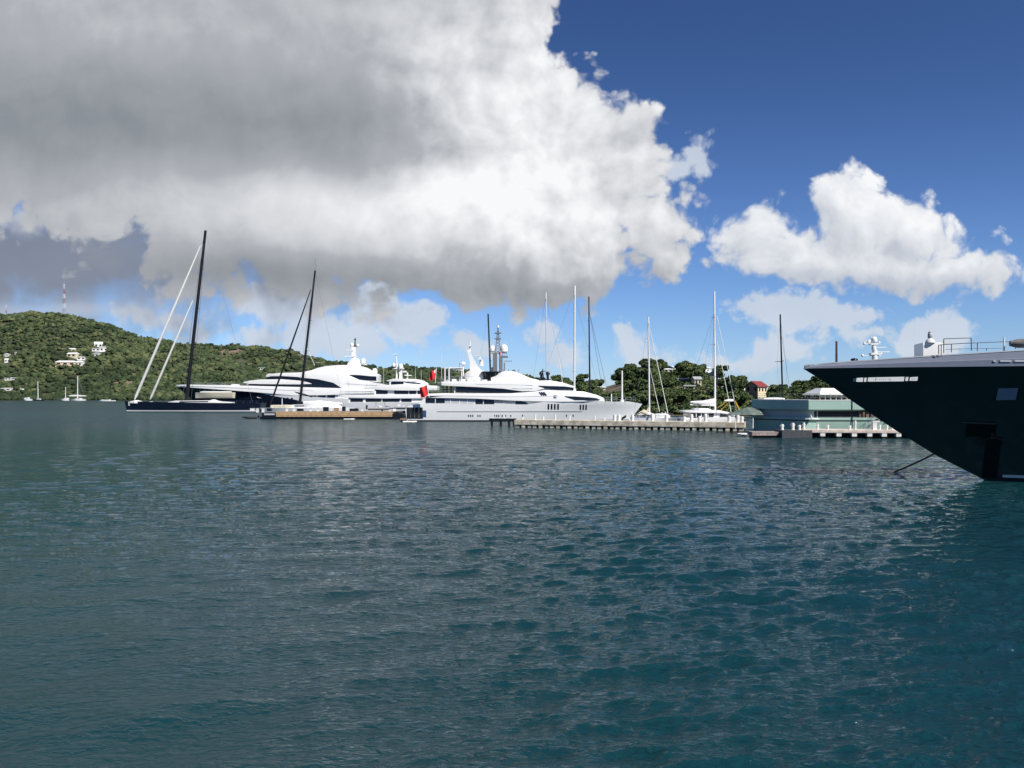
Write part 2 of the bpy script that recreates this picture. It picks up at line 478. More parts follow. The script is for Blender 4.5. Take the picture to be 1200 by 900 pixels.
# foliage materials, tone per crown stored on the mesh
def foliage(name, a, b, c, rough=0.9, sc=0.25):
    m = bpy.data.materials.new(name); m.use_nodes = True
    t = m.node_tree; N.tree = t; p = t.nodes['Principled BSDF']
    p.inputs['Roughness'].default_value = rough; p.inputs['Specular IOR Level'].default_value = 0.15
    at = t.nodes.new('ShaderNodeAttribute'); at.attribute_name = 'tone'
    tone = N(at.outputs['Fac'])
    tcn = t.nodes.new('ShaderNodeTexCoord')
    n = fbm(tcn.outputs['Object'], sc, 4, 0.7)
    k = tone + (n - 0.5) * 0.7
    r_ = t.nodes.new('ShaderNodeValToRGB'); e = r_.color_ramp
    e.elements[0].position = 0.1; e.elements[0].color = (*a, 1); e.elements[1].position = 0.95; e.elements[1].color = (*c, 1)
    q = e.elements.new(0.5); q.color = (*b, 1)
    t.links.new(k.s, r_.inputs[0]); t.links.new(r_.outputs[0], p.inputs['Base Color'])
    return m
leafN = foliage('leaf_far', (0.024, 0.039, 0.019), (0.054, 0.076, 0.034), (0.115, 0.130, 0.058), sc=0.3)
leafK = foliage('leaf_near', (0.034, 0.058, 0.024), (0.084, 0.120, 0.046), (0.170, 0.195, 0.074), sc=0.8)
bark = mat('bark', (0.12, 0.09, 0.065), 0.9, scale=6, var=0.3)

def ico(sub):
    import bmesh
    bm = bmesh.new(); bmesh.ops.create_icosphere(bm, subdivisions=sub, radius=1)
    v = np.array([q.co[:] for q in bm.verts]); f = np.array([[q.index for q in g.verts] for g in bm.faces]); bm.free(); return v, f
IV, IF = ico(2)
def crowns(name, pts, rad, tone, m, flat=0.75, rough=0.36, label=None):
    """many irregular crowns as ONE mesh (an uncountable wood)"""
    n = len(pts); nv = len(IV)
    d = 1 + rng.normal(0, rough, (n, nv))
    d = np.clip(d, 0.45, 1.7)
    ang = rng.uniform(0, 6.28, n); ca, sa_ = np.cos(ang)[:, None], np.sin(ang)[:, None]
    bx, by, bz = IV[:, 0][None], IV[:, 1][None], IV[:, 2][None]
    sx = rng.uniform(0.8, 1.3, (n, 1)); sz = flat * rng.uniform(0.75, 1.35, (n, 1))
    x = bx * d * sx; y = by * d; z = bz * d * sz
    X = (x * ca - y * sa_) * rad[:, None] + pts[:, 0:1]
    Y = (x * sa_ + y * ca) * rad[:, None] + pts[:, 1:2]
    Z = z * rad[:, None] + pts[:, 2:3]
    V = np.stack([X, Y, Z], -1).reshape(-1, 3)
    F = (IF[None] + (np.arange(n) * nv)[:, None, None]).reshape(-1, 3)
    tn = np.repeat(tone, nv)
    o = npmesh(name, V, F, m, smooth=False, attr=tn)
    return tag(o, label, None, None, 'stuff')
def leafclumps(name, pts, rad, tone, m, per, label=None, flat=0.8):
    n = len(pts); d = rng.normal(0, 1, (n, per, 3)); d /= np.linalg.norm(d, axis=-1, keepdims=True)
    d[..., 2] = np.abs(d[..., 2]) - 0.25
    q = pts[:, None] + d * rad[:, None, None] * rng.uniform(0.55, 1.1, (n, per, 1)) * np.array([1.1, 1.1, flat])
    u = rng.normal(0, 1, (n, per, 3)); u /= np.linalg.norm(u, axis=-1, keepdims=True)
    v = np.cross(u, d + rng.normal(0, .5, (n, per, 3))); v /= np.linalg.norm(v, axis=-1, keepdims=True)
    s_ = (rng.uniform(0.16, 0.34, (n, per, 1)) * np.clip(rad[:, None, None], 0.7, 1.6))
    V = np.stack([q - u * s_ - v * s_ * .6, q + u * s_ * .8 - v * s_, q + u * s_ + v * s_ * .7, q - u * s_ * .7 + v * s_], 2).reshape(-1, 3)
    F = np.arange(len(V)).reshape(-1, 4)
    tn = np.repeat(np.clip(np.repeat(tone, per) + rng.normal(0, .1, n * per), 0, 1), 4)
    o = npmesh(name, V, F, m, smooth=False, attr=tn)
    return tag(o, label, None, None, 'stuff')
# clearings: (px, py, rx, ry)
CLEAR_N = [(137, 446, 13, 5), (155, 447, 10, 4), (85, 423, 13, 4), (84, 415, 9, 3), (115, 411, 9, 4), (12, 415, 10, 3), (8, 424, 8, 2.5), (10, 455, 9, 3), (90, 438, 9, 2.0),
           (12, 444.5, 12, 2), (56, 460, 9, 2)]
CLEAR_F = [(270, 410, 14, 2.2), (355, 415, 10, 1.5), (200, 441, 10, 3), (248, 438, 7, 3), (210, 445, 12, 2), (290, 436, 5, 2), (306, 433, 5, 2)]
def scatter(h, n, D1, rlo, rhi, clears, hmul=0.75, clump=6):
    px = rng.uniform(h.px0, h.px1, n * 3); sh = interp(px, h.shore); rd = interp(px, h.ridge)
    T = rng.uniform(0, 1.12, n * 3) ** 0.95
    D = sh + (rd - sh) * T; X = (px - 600) * D / FPX
    z = h.z(px, D); rad = np.exp(rng.uniform(np.log(rlo), np.log(rhi), n * 3))
    py = HY - (z + rad - CH) * FPX / D
    keep = np.ones(len(px), bool)
    for cx, cy, a, b in clears:
        q = ((px - cx) / a) ** 2 + ((py - cy) / b) ** 2
        keep &= (q > 1) | ((cy > 444) & (cx > 120) & (cx < 170) & (rng.random(len(px)) < 0.15 + 0.45 * q)) | ((cx > 260) & (cy < 416) & (rng.random(len(px)) < 0.2 + 0.4 * q))
    keep &= np.cumsum(keep) <= n
    px, D, X, z, rad = px[keep], D[keep], X[keep], z[keep], rad[keep]
    tone = 0.42 + 0.2 * snoise(X, D, h.seed + 1, (12, 60), 12) + 0.15 * snoise(X, D, h.seed + 2, (60, 260), 8) + rng.normal(0, 0.20, len(X))
    return np.stack([X, D, z + rad * 0.45], -1), rad, np.clip(tone, 0, 1)
p_, r_, t_ = scatter(hillN, 17000, 1, 1.2, 3.3, CLEAR_N)
crowns('hillside_wood', p_, r_, t_, leafN, label='dense green scrub and trees covering the left hill')
p_, r_, t_ = scatter(hillF, 13500, 1, 1.5, 3.8, CLEAR_F)
crowns('ridge_wood', p_, r_, t_, leafN, label='dense green scrub and trees covering the second ridge')
# mangrove edge at the water
pxs = rng.uniform(-300, 345, 1500); D_ = interp(pxs, hillN.shore) + rng.uniform(-6, 16, 1500)
rr_ = rng.uniform(1.6, 3.2, 1500)
crowns('shore_mangrove', np.stack([(pxs - 600) * D_ / FPX, D_, rr_ * 0.55], -1), rr_, np.clip(rng.normal(0.3, 0.15, 1500), 0, 1), leafN, flat=0.85,
       label='low dark mangrove fringe along the left shore')
# undergrowth on the knoll
p_, r_, t_ = scatter(hillK, 7500, 1, 0.5, 1.5, [(718, 453, 20, 5)])
p_[:, 2] -= 0.2
leafclumps('knoll_scrub', p_, r_, t_, leafK, 46, label='low scrub between the trees of the knoll')
pxs = rng.uniform(560, 1400, 900); D_ = interp(pxs, hillK.shore) + rng.uniform(-3, 6, 900); rr_ = rng.uniform(0.8, 1.7, 900)
leafclumps('marina_shrubbery', np.stack([(pxs - 600) * D_ / FPX, D_, rr_ * 0.6 + 0.3], -1), rr_, np.clip(rng.normal(0.35, 0.18, 900), 0, 1), leafK, 110,
       label='low shrubs along the quay at the foot of the knoll')

# separate trees on the knoll: trunk + crown of many leaf clumps
def tree_proto(i, h, w):
    r2 = np.random.default_rng(100 + i)
    root = thing('broadleaf_tree', 'dark green tree', 'tree', (0, 0, -500))
    mb = MB(); th = h * 0.45
    mb.tube((0, 0, -0.4), (0.1, 0, th), 0.24, 0.15, 7)
    lobes = []
    for k in range(r2.integers(7, 11)):
        a = r2.uniform(0, 6.28); rr = w * math.sqrt(r2.uniform(0.02, 1)) * 0.62
        c = np.array([rr * math.cos(a), rr * math.sin(a), h * r2.uniform(0.42, 0.84) - 0.12 * rr])
        lobes.append((c, w * r2.uniform(0.26, 0.46)))
        mb.tube((0.05, 0, th * r2.uniform(0.5, 0.95)), tuple(c), 0.10, 0.03, 5)
    mb.build('trunk', bark, root)
    V, F, T = [], [], []
    for c, rad in lobes:
        tl = r2.normal(0.42, 0.14)
        for k in range(int(120 + 150 * rad)):
            d = r2.normal(0, 1, 3); d /= np.linalg.norm(d)
            q = c + d * rad * r2.uniform(0.55, 1.08) * np.array([1.1, 1.1, 0.75])
            s_ = r2.uniform(0.16, 0.36)
            u_ = r2.normal(0, 1, 3); u_ /= np.linalg.norm(u_); v_ = np.cross(u_, d + r2.normal(0, 0.5, 3)); v_ /= np.linalg.norm(v_)
            w_ = np.cross(u_, v_) * 0.25
            b = len(V)
            V += [q - u_ * s_ - v_ * s_ * .6, q + u_ * s_ * .8 - v_ * s_ + w_ * s_, q + u_ * s_ + v_ * s_ * .7, q - u_ * s_ * .7 + v_ * s_ + w_ * s_]
            F.append((b, b + 1, b + 2, b + 3)); T += [np.clip(tl + r2.normal(0, 0.10), 0, 1)] * 4
        # inner dark mass so that the crown is not see-through everywhere
    npmesh('crown', np.array(V), np.array(F), leafK, root, smooth=False, attr=T)
    return root
protos = [tree_proto(i, *hw) for i, hw in enumerate([(5.6, 3.2), (6.4, 3.6), (4.8, 2.9), (7.0, 3.3), (5.2, 3.9), (4.4, 2.4), (6.0, 2.6)])]
used = set()
KHOUSES = [(750, 446, 5), (783, 437, 9), (789, 430, 7), (831, 442, 13), (800, 448, 16), (817, 452, 7), (875, 452, 9), (889, 460, 22), (722, 452, 22), (706, 458, 7), (805, 455, 6), (848, 458, 8)]
def place_trees():
    n = 0; spots = []
    cand = []
    for k in range(1600):
        px = rng.uniform(560, 1040); sh = float(interp(px, hillK.shore)); rd = float(interp(px, hillK.ridge))
        D = sh + (rd - sh) * rng.uniform(0.02, 1.06); cand.append((px, D))
    # a row on the skyline so that its outline follows the photograph
    for px in np.arange(585, 1050, 5.2): cand.insert(0, (px + rng.uniform(-2.5, 2.5), float(interp(px, hillK.ridge)) * rng.uniform(0.975, 1.01)))
    for px, D in cand:
        if n >= 292: break
        X = WX(px, D); z = float(hillK.z(px, D)); 
        if any((X - a) ** 2 + (D - b) ** 2 < 2.7 ** 2 for a, b in spots): continue
        top = HY - (z + 6 - CH) * FPX / D; bot = HY - (z - CH) * FPX / D
        bad = False
        for hx, hy, hw in KHOUSES:
            if abs(px - hx) < hw * 0.6 + 2.5 and top < hy and bot > hy - 2: bad = True
        if bad: continue
        spots.append((X, D)); i = int(rng.integers(0, len(protos)))
        if i in used: o = copy_tree(protos[i])
        else: o = protos[i]; used.add(i)
        o.location = (X, D, z - 0.1); o.rotation_euler = (0, 0, rng.uniform(0, 6.28))
        s_ = rng.uniform(0.78, 1.15); o.scale = (s_ * 1.08, s_ * 1.08, s_ * rng.uniform(0.85, 1.1))
        if px < 700: lab, gr = 'dark broadleaf tree in the low wood behind the long white yacht', 'trees behind the long white yacht'
        elif px < 890: lab, gr = 'dark broadleaf tree in the wood on the knoll behind the marina', 'trees on the knoll'
        else: lab, gr = 'dark broadleaf tree beyond the mint green yacht', 'trees beyond the mint green yacht'
        o['label'] = lab; o['group'] = gr; n += 1
    for i, p in enumerate(protos):
        if i not in used: p.location = (WX(900, 280), 280, 8)
place_trees()

# ---------------------------------------------------------------- houses
wall_w = mat('render_white', (0.74, 0.73, 0.70), 0.8, var=0.05)
wall_c = mat('render_cream', (0.70, 0.62, 0.42), 0.8, var=0.06)
wall_p = mat('render_pink', (0.66, 0.48, 0.38), 0.8, var=0.06)
wall_b = mat('stone_brown', (0.26, 0.20, 0.14), 0.9, var=0.2)
roof_w = mat('roof_white', (0.76, 0.76, 0.74), 0.6, var=0.05)
roof_g = mat('roof_grey', (0.36, 0.37, 0.37), 0.6, var=0.1)
roof_r = mat('roof_red', (0.22, 0.035, 0.03), 0.6, var=0.15)
roof_u = mat('roof_blue', (0.45, 0.58, 0.72), 0.5, var=0.1)
glass = mat('dark_glass', (0.006, 0.008, 0.011), 0.06, var=0.3, spec=0.7)
def house(name, label, px, py, D, w, d, h, rz, wm, rm, kind='gable', rh=None, nwin=2):
    hl = hillN if D > 790 and px < 180 else hillF if D > 790 else hillK
    Ds = np.linspace(float(interp(px, hl.shore)) + 2, float(interp(px, hl.ridge)), 400)
    prow = HY - (hl.z(np.full(400, float(px)), Ds) - CH) * FPX / Ds
    w, d, h = (w * .8, d * .8, h * .8) if hl is hillK else (w, d, h)
    D = float(Ds[int(np.argmin(np.abs(prow - py)))]); z = float(hl.z(px, D)) + 0.5
    if HY - (z - CH) * FPX / D > py + 1.5: z = WZ(py, D)
    t = thing(name, label, 'tent' if name == 'marquee' else 'house', (WX(px, D), D + d / 2, z), rz)
    rh = rh or h * 0.45
    MB().box(-w / 2, w / 2, -d / 2, d / 2, -3, h).build('wall', wm, t, False)
    e = 0.35; mb = MB()
    if kind == 'hip':
        a = [(-w / 2 - e, -d / 2 - e), (w / 2 + e, -d / 2 - e), (w / 2 + e, d / 2 + e), (-w / 2 - e, d / 2 + e)]
        k = min(w, d) * 0.4; r1 = max(w / 2 - k, 0.1); r2 = max(d / 2 - k, 0.1)
        b = [(-r1, -r2), (r1, -r2), (r1, r2), (-r1, r2)]
        mb.rings([[(x, y, h + 0.005) for x, y in a], [(x, y, h + 0.2) for x, y in a], [(x, y, h + rh) for x, y in b]])
    elif kind == 'flat':
        mb.box(-w / 2 - e, w / 2 + e, -d / 2 - e, d / 2 + e, h + 0.005, h + 0.45)
    else:
        pr = [(-d / 2 - e, h + 0.005), (d / 2 + e, h + 0.005), (d / 2 + e, h + 0.2), (0, h + rh + 0.2), (-d / 2 - e, h + 0.2)]
        mb.rings([[(-w / 2 - e, y, z_) for y, z_ in pr], [(w / 2 + e, y, z_) for y, z_ in pr]])
    mb.build('roof', rm, t, False)
    for k in range(nwin):
        x = -w / 2 + w * (k + 0.5) / nwin
        MB().box(x - w * 0.13 / nwin * 2, x + w * 0.13 / nwin * 2, -d / 2 - 0.06, -d / 2 + 0.05, h * 0.3, h * 0.78).build('window', glass, t, False)
    return t
HN = [('house', 'pink walled house at the left edge halfway up the hill', 20, 417, 6.5, 5, 3, .3, wall_p, roof_g, 'hip', 1030),
      ('house', 'white roofed house left of the pink one on the hill', 7, 418, 5, 5, 2.4, 0, wall_w, roof_w, 'hip', 1030),
      ('house', 'small white house below the pink one at the left edge', 8, 425, 6, 5, 3, .2, wall_w, roof_w, 'gable', 1000),
      ('house', 'cream house topmost of the left hill cluster', 83, 413, 11, 6, 3.2, .1, wall_c, roof_w, 'hip', 1030),
      ('house', 'cream house in the middle of the left hill cluster', 84, 419, 12, 6, 3.6, -.2, wall_c, roof_w, 'gable', 1000),
      ('house', 'grey roofed house right in the left hill cluster', 94, 422, 9, 6, 3, .3, wall_w, roof_g, 'hip', 990),
      ('villa', 'long pink villa lowest of the left hill cluster', 76, 429, 22, 7, 4, .05, wall_p, roof_w, 'hip', 970),
      ('house', 'white house at the right end of the pink villa', 92, 429, 8, 6, 4, -.1, wall_w, roof_w, 'hip', 968),
      ('house', 'topmost white house right of the left hill cluster', 114, 408, 9, 6, 5, .4, wall_w, roof_w, 'gable', 1030),
      ('house', 'white house stepping down right of the hill cluster', 120, 412, 9, 6, 4, .5, wall_w, roof_g, 'gable', 1025),
      ('house', 'low white house left of the stepped hill houses', 112, 412, 9, 6, 3, .1, wall_w, roof_w, 'flat', 1020),
      ('house', 'pale grey house lowest of the stepped hill houses', 112, 419, 8, 6, 4, -.2, wall_w, roof_g, 'hip', 1000),
      ('house', 'low white roofed house above the tent by the left shore', 9, 446, 7, 4, 1.8, .1, wall_w, roof_w, 'flat', 880),
      ('house', 'long low white roofed house above the left shore', 18, 445, 10, 4, 1.6, -.1, wall_w, roof_w, 'flat', 880),
      ('marquee', 'white pointed tent on the left shore', 6, 458, 12, 9, 1.8, 0, wall_w, roof_w, 'hip', 810),
      ('shed', 'tiny white shed near the left shore', 25, 459, 3, 3, 1.6, .4, wall_w, roof_w, 'gable', 805)]
for nm, lb, px, py, w, d, h, rz, wm, rm, kd, D in HN:
    house(nm, lb, px, py, D, w, d, h, rz, wm, rm, kd, None, 3 if w > 14 else 2)
HF = [('house', 'white house just left of the sloop mast foot', 203, 443, 14, 7, 4, .1, wall_w, roof_w, 'hip', 1000),
      ('house', 'long low white house right of the sloop mast', 219, 446, 14, 7, 3, -.1, wall_w, roof_w, 'flat', 980),
      ('house', 'white gabled house above the dark yacht bow', 249, 440, 11, 7, 3.5, .3, wall_w, roof_w, 'hip', 1010),
      ('house', 'pale low house below the white gabled one', 242, 447, 10, 6, 3.5, .3, wall_w, roof_g, 'gable', 985),
      ('house', 'white house high above the dark yacht foredeck', 290, 437, 8, 6, 3.5, .1, wall_w, roof_w, 'flat', 1040),
      ('house', 'small white house beside the thin black forestay', 306, 434, 7, 5, 3, -.2, wall_w, roof_w, 'flat', 1060),
      ('house', 'white low house peeping over the dome-roofed yacht', 371, 427.5, 12, 6, 2.8, 0, wall_w, roof_w, 'flat', 1120)]
for nm, lb, px, py, w, d, h, rz, wm, rm, kd, D in HF:
    house(nm, lb, px, py, D, w, d, h, rz, wm, rm, kd)
s3 = 0.36
HK = [('house', 'small white pointed roof on the left slope of the knoll', 750, 448, 3.0, 3, 1.4, .3, wall_w, roof_w, 'hip', 300),
      ('house', 'white house near the top of the knoll', 783, 438, 4.6, 4, 1.6, .1, wall_w, roof_w, 'hip', 325),
      ('house', 'blue roofed house at the top of the knoll', 789, 433, 3.2, 4, 1.8, .5, wall_w, roof_u, 'gable', 335),
      ('house', 'white two storey house right of the knoll top', 827, 441, 4.0, 4, 4.0, .2, wall_w, roof_w, 'flat', 315),
      ('house', 'white lower wing right of the two storey house', 836, 442, 4.8, 4, 2.2, .0, wall_w, roof_w, 'gable', 316),
      ('house', 'long flat white roofed house in the middle of the knoll', 799, 450, 9.0, 4, 1.6, .05, wall_b, roof_w, 'flat', 300),
      ('house', 'cream walled house right of the long flat roof', 817.5, 453, 3.0, 4, 2.5, .1, wall_c, roof_g, 'gable', 296),
      ('house', 'small red and white house below the cream one', 808, 458, 4.4, 3, 1.3, 0, wall_p, roof_g, 'flat', 290),
      ('house', 'white gabled house left of the red roofed hall', 872, 455, 3.6, 4, 3.2, .5, wall_w, roof_g, 'gable', 270),
      ('house', 'low white house on the left slope behind the yacht', 705, 458, 4.2, 3, 1.1, 0, wall_w, roof_w, 'flat', 290),
      ('shed', 'low grey roofed shed below the white gabled house', 851, 459, 4.0, 3, 1.2, .1, wall_w, roof_g, 'flat', 268)]
for nm, lb, px, py, w, d, h, rz, wm, rm, kd, D in HK:
    house(nm, lb, px, py, D, w, d, h, rz, wm, rm, kd)
# the hall with the red roof, gable towards the left
def hall():
    D = 250; t = thing('hall', 'cream hall with a red roof and brown gable right of the knoll', 'house', (WX(892, D), D + 5, WZ(461, D)), R(42))
    w, d, h = 5.8, 4.6, 2.1
    MB().box(-w / 2, w / 2, -d / 2, d / 2, -4, h).build('wall', wall_c, t, False)
    g = MB(); g.rings([[(-w / 2 - 0.12, y, z) for y, z in ((-d / 2, -4), (d / 2, -4), (d / 2, h), (0, h + 1.7), (-d / 2, h))], [(-w / 2 + 0.2, y, z) for y, z in ((-d / 2, -4), (d / 2, -4), (d / 2, h), (0, h + 1.7), (-d / 2, h))]])
    g.build('gable', wall_b, t, False)
    m = MB(); pr = [(-d / 2 - .4, h + .01), (0, h + 1.75), (d / 2 + .4, h + .01), (d / 2 + .4, h + .2), (0, h + 2.0), (-d / 2 - .4, h + .2)]
    m.rings([[(-w / 2 - .35, y, z) for y, z in pr], [(w / 2 + .35, y, z) for y, z in pr]]); m.build('roof', roof_r, t, False)
    for x in (-1.9, 0, 1.9):
        MB().box(x - .4, x + .4, -d / 2 - .06, -d / 2 + .05, .7, 1.7).build('window', glass, t, False)
    for y in (-1.5, 1.2):
        MB().box(-w / 2 - .18, -w / 2 - .1, y - .35, y + .35, 0.9, 2.2).build('window', glass, t, False)
hall()

# ---------------------------------------------------------------- radio masts
red = mat('mast_red', (0.30, 0.10, 0.09), 0.6); white_p = mat('mast_white', (0.72, 0.72, 0.72), 0.6)
def lattice(mb, w0, w1, z0, z1, r, nb):
    def cor(z):
        w = w0 + (w1 - w0) * (z - z0) / (z1 - z0); return [(w, w, z), (-w, w, z), (-w, -w, z), (w, -w, z)]
    for k in range(nb):
        a, b = cor(z0 + (z1 - z0) * k / nb), cor(z0 + (z1 - z0) * (k + 1) / nb)
        for i in range(4):
            mb.tube(a[i], b[i], r, r, 4); mb.tube(a[i], b[(i + 1) % 4], r * .6, r * .6, 4); mb.tube(a[i], a[(i + 1) % 4], r * .6, r * .6, 4)
def radio(px, ptop, D, label, w, bands):
    zb = float(hillN.z(px, D)); ht = WZ(ptop, D) - zb
    t = thing('radio_mast', label, 'radio mast', (WX(px, D), D, zb - 1))
    for k in range(bands):
        mb = MB(); a, b = ht * k / bands, ht * (k + 1) / bands
        lattice(mb, w * (1 - .7 * k / bands), w * (1 - .7 * (k + 1) / bands), a, b + (0 if k < bands - 1 else 0), 0.10 if w > 1 else .06, 2)
        if k in (bands - 2, bands - 3): mb.box(w * .5, w * .5 + .8, -.4, .4, a + 1, a + 3)
        mb.build('lattice_section', red if k % 2 else white_p, t, False)
    MB().tube((0, 0, ht), (0, 0, ht + ht * .08), .1).build('antenna', white_p, t)
radio(75, 332, 1095, 'tall red and white lattice radio mast on the hill', 1.9, 7)
radio(7, 356, 1110, 'short small lattice mast at the far left of the hill', .8, 3)
# ---------------------------------------------------------------- boats
hullw = mat('hull_white', (0.80, 0.81, 0.82), 0.22, coat=0.5, var=0.02, scale=0.3)
superw = mat('gelcoat_white', (0.76, 0.76, 0.75), 0.3, coat=0.3, var=0.02, scale=0.5)
greyp = mat('panel_grey', (0.42, 0.43, 0.45), 0.35, var=0.05)
navy = mat('hull_navy', (0.006, 0.009, 0.025), 0.12, coat=0.6, var=0.2)
blackp = mat('black_paint', (0.008, 0.009, 0.012), 0.25, var=0.2)
carbon = mat('carbon_mast', (0.010, 0.010, 0.013), 0.45, var=0.2, spec=0.3)
mastw = mat('mast_white_paint', (0.78, 0.78, 0.77), 0.4, var=0.03)
rustp = mat('mast_rust_brown', (0.10, 0.045, 0.030), 0.5, var=0.2)
teak = mat('teak', (0.32, 0.20, 0.11), 0.7, var=0.15, scale=8)
sailc = mat('sail_cloth', (0.74, 0.73, 0.70), 0.8, var=0.05)
sailk = mat('sail_black', (0.012, 0.012, 0.015), 0.8, var=0.2, spec=0.2)
canv = mat('canvas_cream', (0.62, 0.57, 0.44), 0.85, var=0.08)
wire = mat('rigging_wire', (0.16, 0.17, 0.19), 0.4, metal=0.5, var=0.1)
wirew = mat('rigging_pale', (0.62, 0.63, 0.65), 0.5, var=0.1)
steel = mat('stainless', (0.60, 0.61, 0.63), 0.22, metal=1.0, var=0.05)
domew = mat('dome_white', (0.80, 0.80, 0.78), 0.45, var=0.03)
orange = mat('lifejacket_orange', (0.50, 0.12, 0.02), 0.7)
flagr = mat('flag_red', (0.62, 0.02, 0.025), 0.8, var=0.1)
flagw = mat('flag_white', (0.78, 0.78, 0.78), 0.8)
flagb = mat('flag_blue', (0.02, 0.03, 0.16), 0.8)
antif = mat('antifouling', (0.012, 0.012, 0.014), 0.6)
darkin = mat('dark_interior', (0.012, 0.014, 0.018), 0.7)
yellow = mat('yellow_cover', (0.60, 0.36, 0.03), 0.7)
tanw = mat('tan_timber', (0.50, 0.335, 0.18), 0.85, var=0.18, scale=1.5)
skin = mat('skin', (0.36, 0.20, 0.13), 0.6)

class Hull:
    """hull surface: local +x = bow, z = 0 at the waterline"""
    def __init__(s, stern, stem, sheer, B, tw=0.85, pb=1.7, pt=2.8, zlow=-1.0, flare=0.25, ct=0.72, smid=0.42):
        s.stern, s.stem, s.sheer, s.B, s.tw, s.pb, s.pt, s.zlow, s.flare, s.ct, s.smid = stern, stem, sheer, B, tw, pb, pt, zlow, flare, ct, smid
    def w(s, x, z):
        x0, x1 = s.stern(z), s.stem(z)
        q = min(max((x - x0) / (x1 - x0), 0), 1); zt = s.sheer(x)
        t = min(max((z - s.zlow) / (zt - s.zlow), 0), 1)
        if q < s.smid: f = 1 - (1 - s.tw) * (1 - q / s.smid) ** 2
        else:
            p = s.pb + (s.pt - s.pb) * t ** 1.3
            f = 1 - ((q - s.smid) / (1 - s.smid)) ** p
        body = (1 - s.flare) + s.flare * t ** s.ct
        return max(s.B * f * body, 0.0)
    def grid(s, t0, t1, ns, ntt, off=0.0):
        rows = []
        for k in range(ntt + 1):
            t = t0 + (t1 - t0) * k / ntt; row = []
            for i in range(ns + 1):
                q = 1 - (1 - i / ns) ** 1.5
                z = s.zlow
                x = 0
                for _ in range(5):     # x depends on z and z on x
                    x = s.stern(z) + (s.stem(z) - s.stern(z)) * q
                    z = s.zlow + (s.sheer(x) - s.zlow) * t
                row.append((x, s.w(x, z) + off, z))
            rows.append(row)
        return rows
    def build(s, mb, t0=0.0, t1=1.0, ns=60, ntt=14, off=0.0, deck=True, deckdrop=0.0):
        rows = s.grid(t0, t1, ns, ntt, off); n = ns + 1
        for sgn in (1, -1):
            vs = [(x, sgn * y, z) for row in rows for x, y, z in row]
            mb.add(vs, [(k * n + i, k * n + i + 1, (k + 1) * n + i + 1, (k + 1) * n + i) for k in range(ntt) for i in range(ns)])
        # transom
        vs = [(r[0][0], sg * r[0][1], r[0][2]) for r in rows for sg in (1, -1)]
        mb.add(vs, [(2 * k, 2 * k + 1, 2 * k + 3, 2 * k + 2) for k in range(ntt)])
        if deck:
            top = rows[-1]; vs = [(x, sg * y, z - deckdrop) for x, y, z in top for sg in (1, -1)]
            mb.add(vs, [(2 * i, 2 * i + 2, 2 * i + 3, 2 * i + 1) for i in range(ns)])
        return mb
    def panel(s, mb, x0, x1, zb, zt, sides=(1, -1), off=0.03, n=10, thick=0.03, m=3):
        """a plate that lies on the hull side; zb, zt are numbers or functions of x"""
        fb = zb if callable(zb) else (lambda x: zb); ft = zt if callable(zt) else (lambda x: zt)
        for sg in sides:
            rs = []
            for i in range(n + 1):
                x = x0 + (x1 - x0) * i / n; a, b = fb(x), ft(x); ring = []
                for d in (off, off - thick - 0.02):
                    for j in (range(m + 1) if d == off else range(m, -1, -1)):
                        z = a + (b - a) * j / m; xx = min(x, s.stem(z) - 0.01); ring.append((xx, sg * max(s.w(xx, z) + d, 0.004), z))
                rs.append(ring)
            mb.rings(rs)
        return mb
def lin(tab):
    xs = [a for a, b in tab]; ys = [b for a, b in tab]
    return lambda x: float(np.interp(x, xs, ys))

class Fr:
    """boat frame: photograph columns/rows at distance D to local metres (flip: bow to the left)"""
    def __init__(s, px0, D, half, flip=False, bow=None):
        s.s = D / FPX; s.px0 = px0; s.flip = flip; s.D = D; s.half = half
        s.loc = (WX(px0, D), D + half, 0.0); s.rz = math.pi if flip else 0.0
    def x(s, px): return (s.px0 - px) * s.s if s.flip else (px - s.px0) * s.s
    def z(s, py): return CH - (py - HY) * s.s
    def near(s): return 1 if s.flip else -1
    def st(s, rows):
        r = [(s.x(p), s.z(b), s.z(t), w) for p, t, b, w in rows]
        return sorted(r, key=lambda q: q[0])
    def block(s, name, m, parent, rows, r=0.2):
        return MB().block(s.st(rows), r).build(name, m, parent)

def rail(mb, pts, h, r=0.025, gap=2.0, rows=2):
    for a, b in zip(pts[:-1], pts[1:]):
        a, b = Vector(a), Vector(b); L = (b - a).length; n = max(1, int(L / gap))
        for k in range(1, rows + 1): mb.tube(a + Vector((0, 0, h * k / rows)), b + Vector((0, 0, h * k / rows)), r, r, 5)
        for k in range(n + 1):
            p = a + (b - a) * k / n; mb.tube(p, p + Vector((0, 0, h)), r, r, 5)
def rig(mb, x, base, top, spread, hb, r=0.022, levels=(0.28, 0.52, 0.76), rake=0.0):
    """shrouds over spreaders, both sides"""
    for sg in (1, -1):
        pts = [(x, sg * hb, base * 0 + 1.5)]
        for i, l in enumerate(levels):
            z = base + (top - base) * l; pts.append((x + rake * l, sg * spread * (1 - 0.25 * i), z))
        pts.append((x + rake * 0.97, 0, base + (top - base) * 0.97))
        mb.path(pts, r, 5)
def spreaders(mb, x, base, top, spread, levels=(0.28, 0.52, 0.76), rake=0.0, r=0.07):
    for i, l in enumerate(levels):
        z = base + (top - base) * l; w = spread * (1 - 0.25 * i)
        for sg in (1, -1): mb.tube((x + rake * l, 0, z), (x + rake * l - 0.35, sg * w, z + 0.1), r, r * .5, 6)

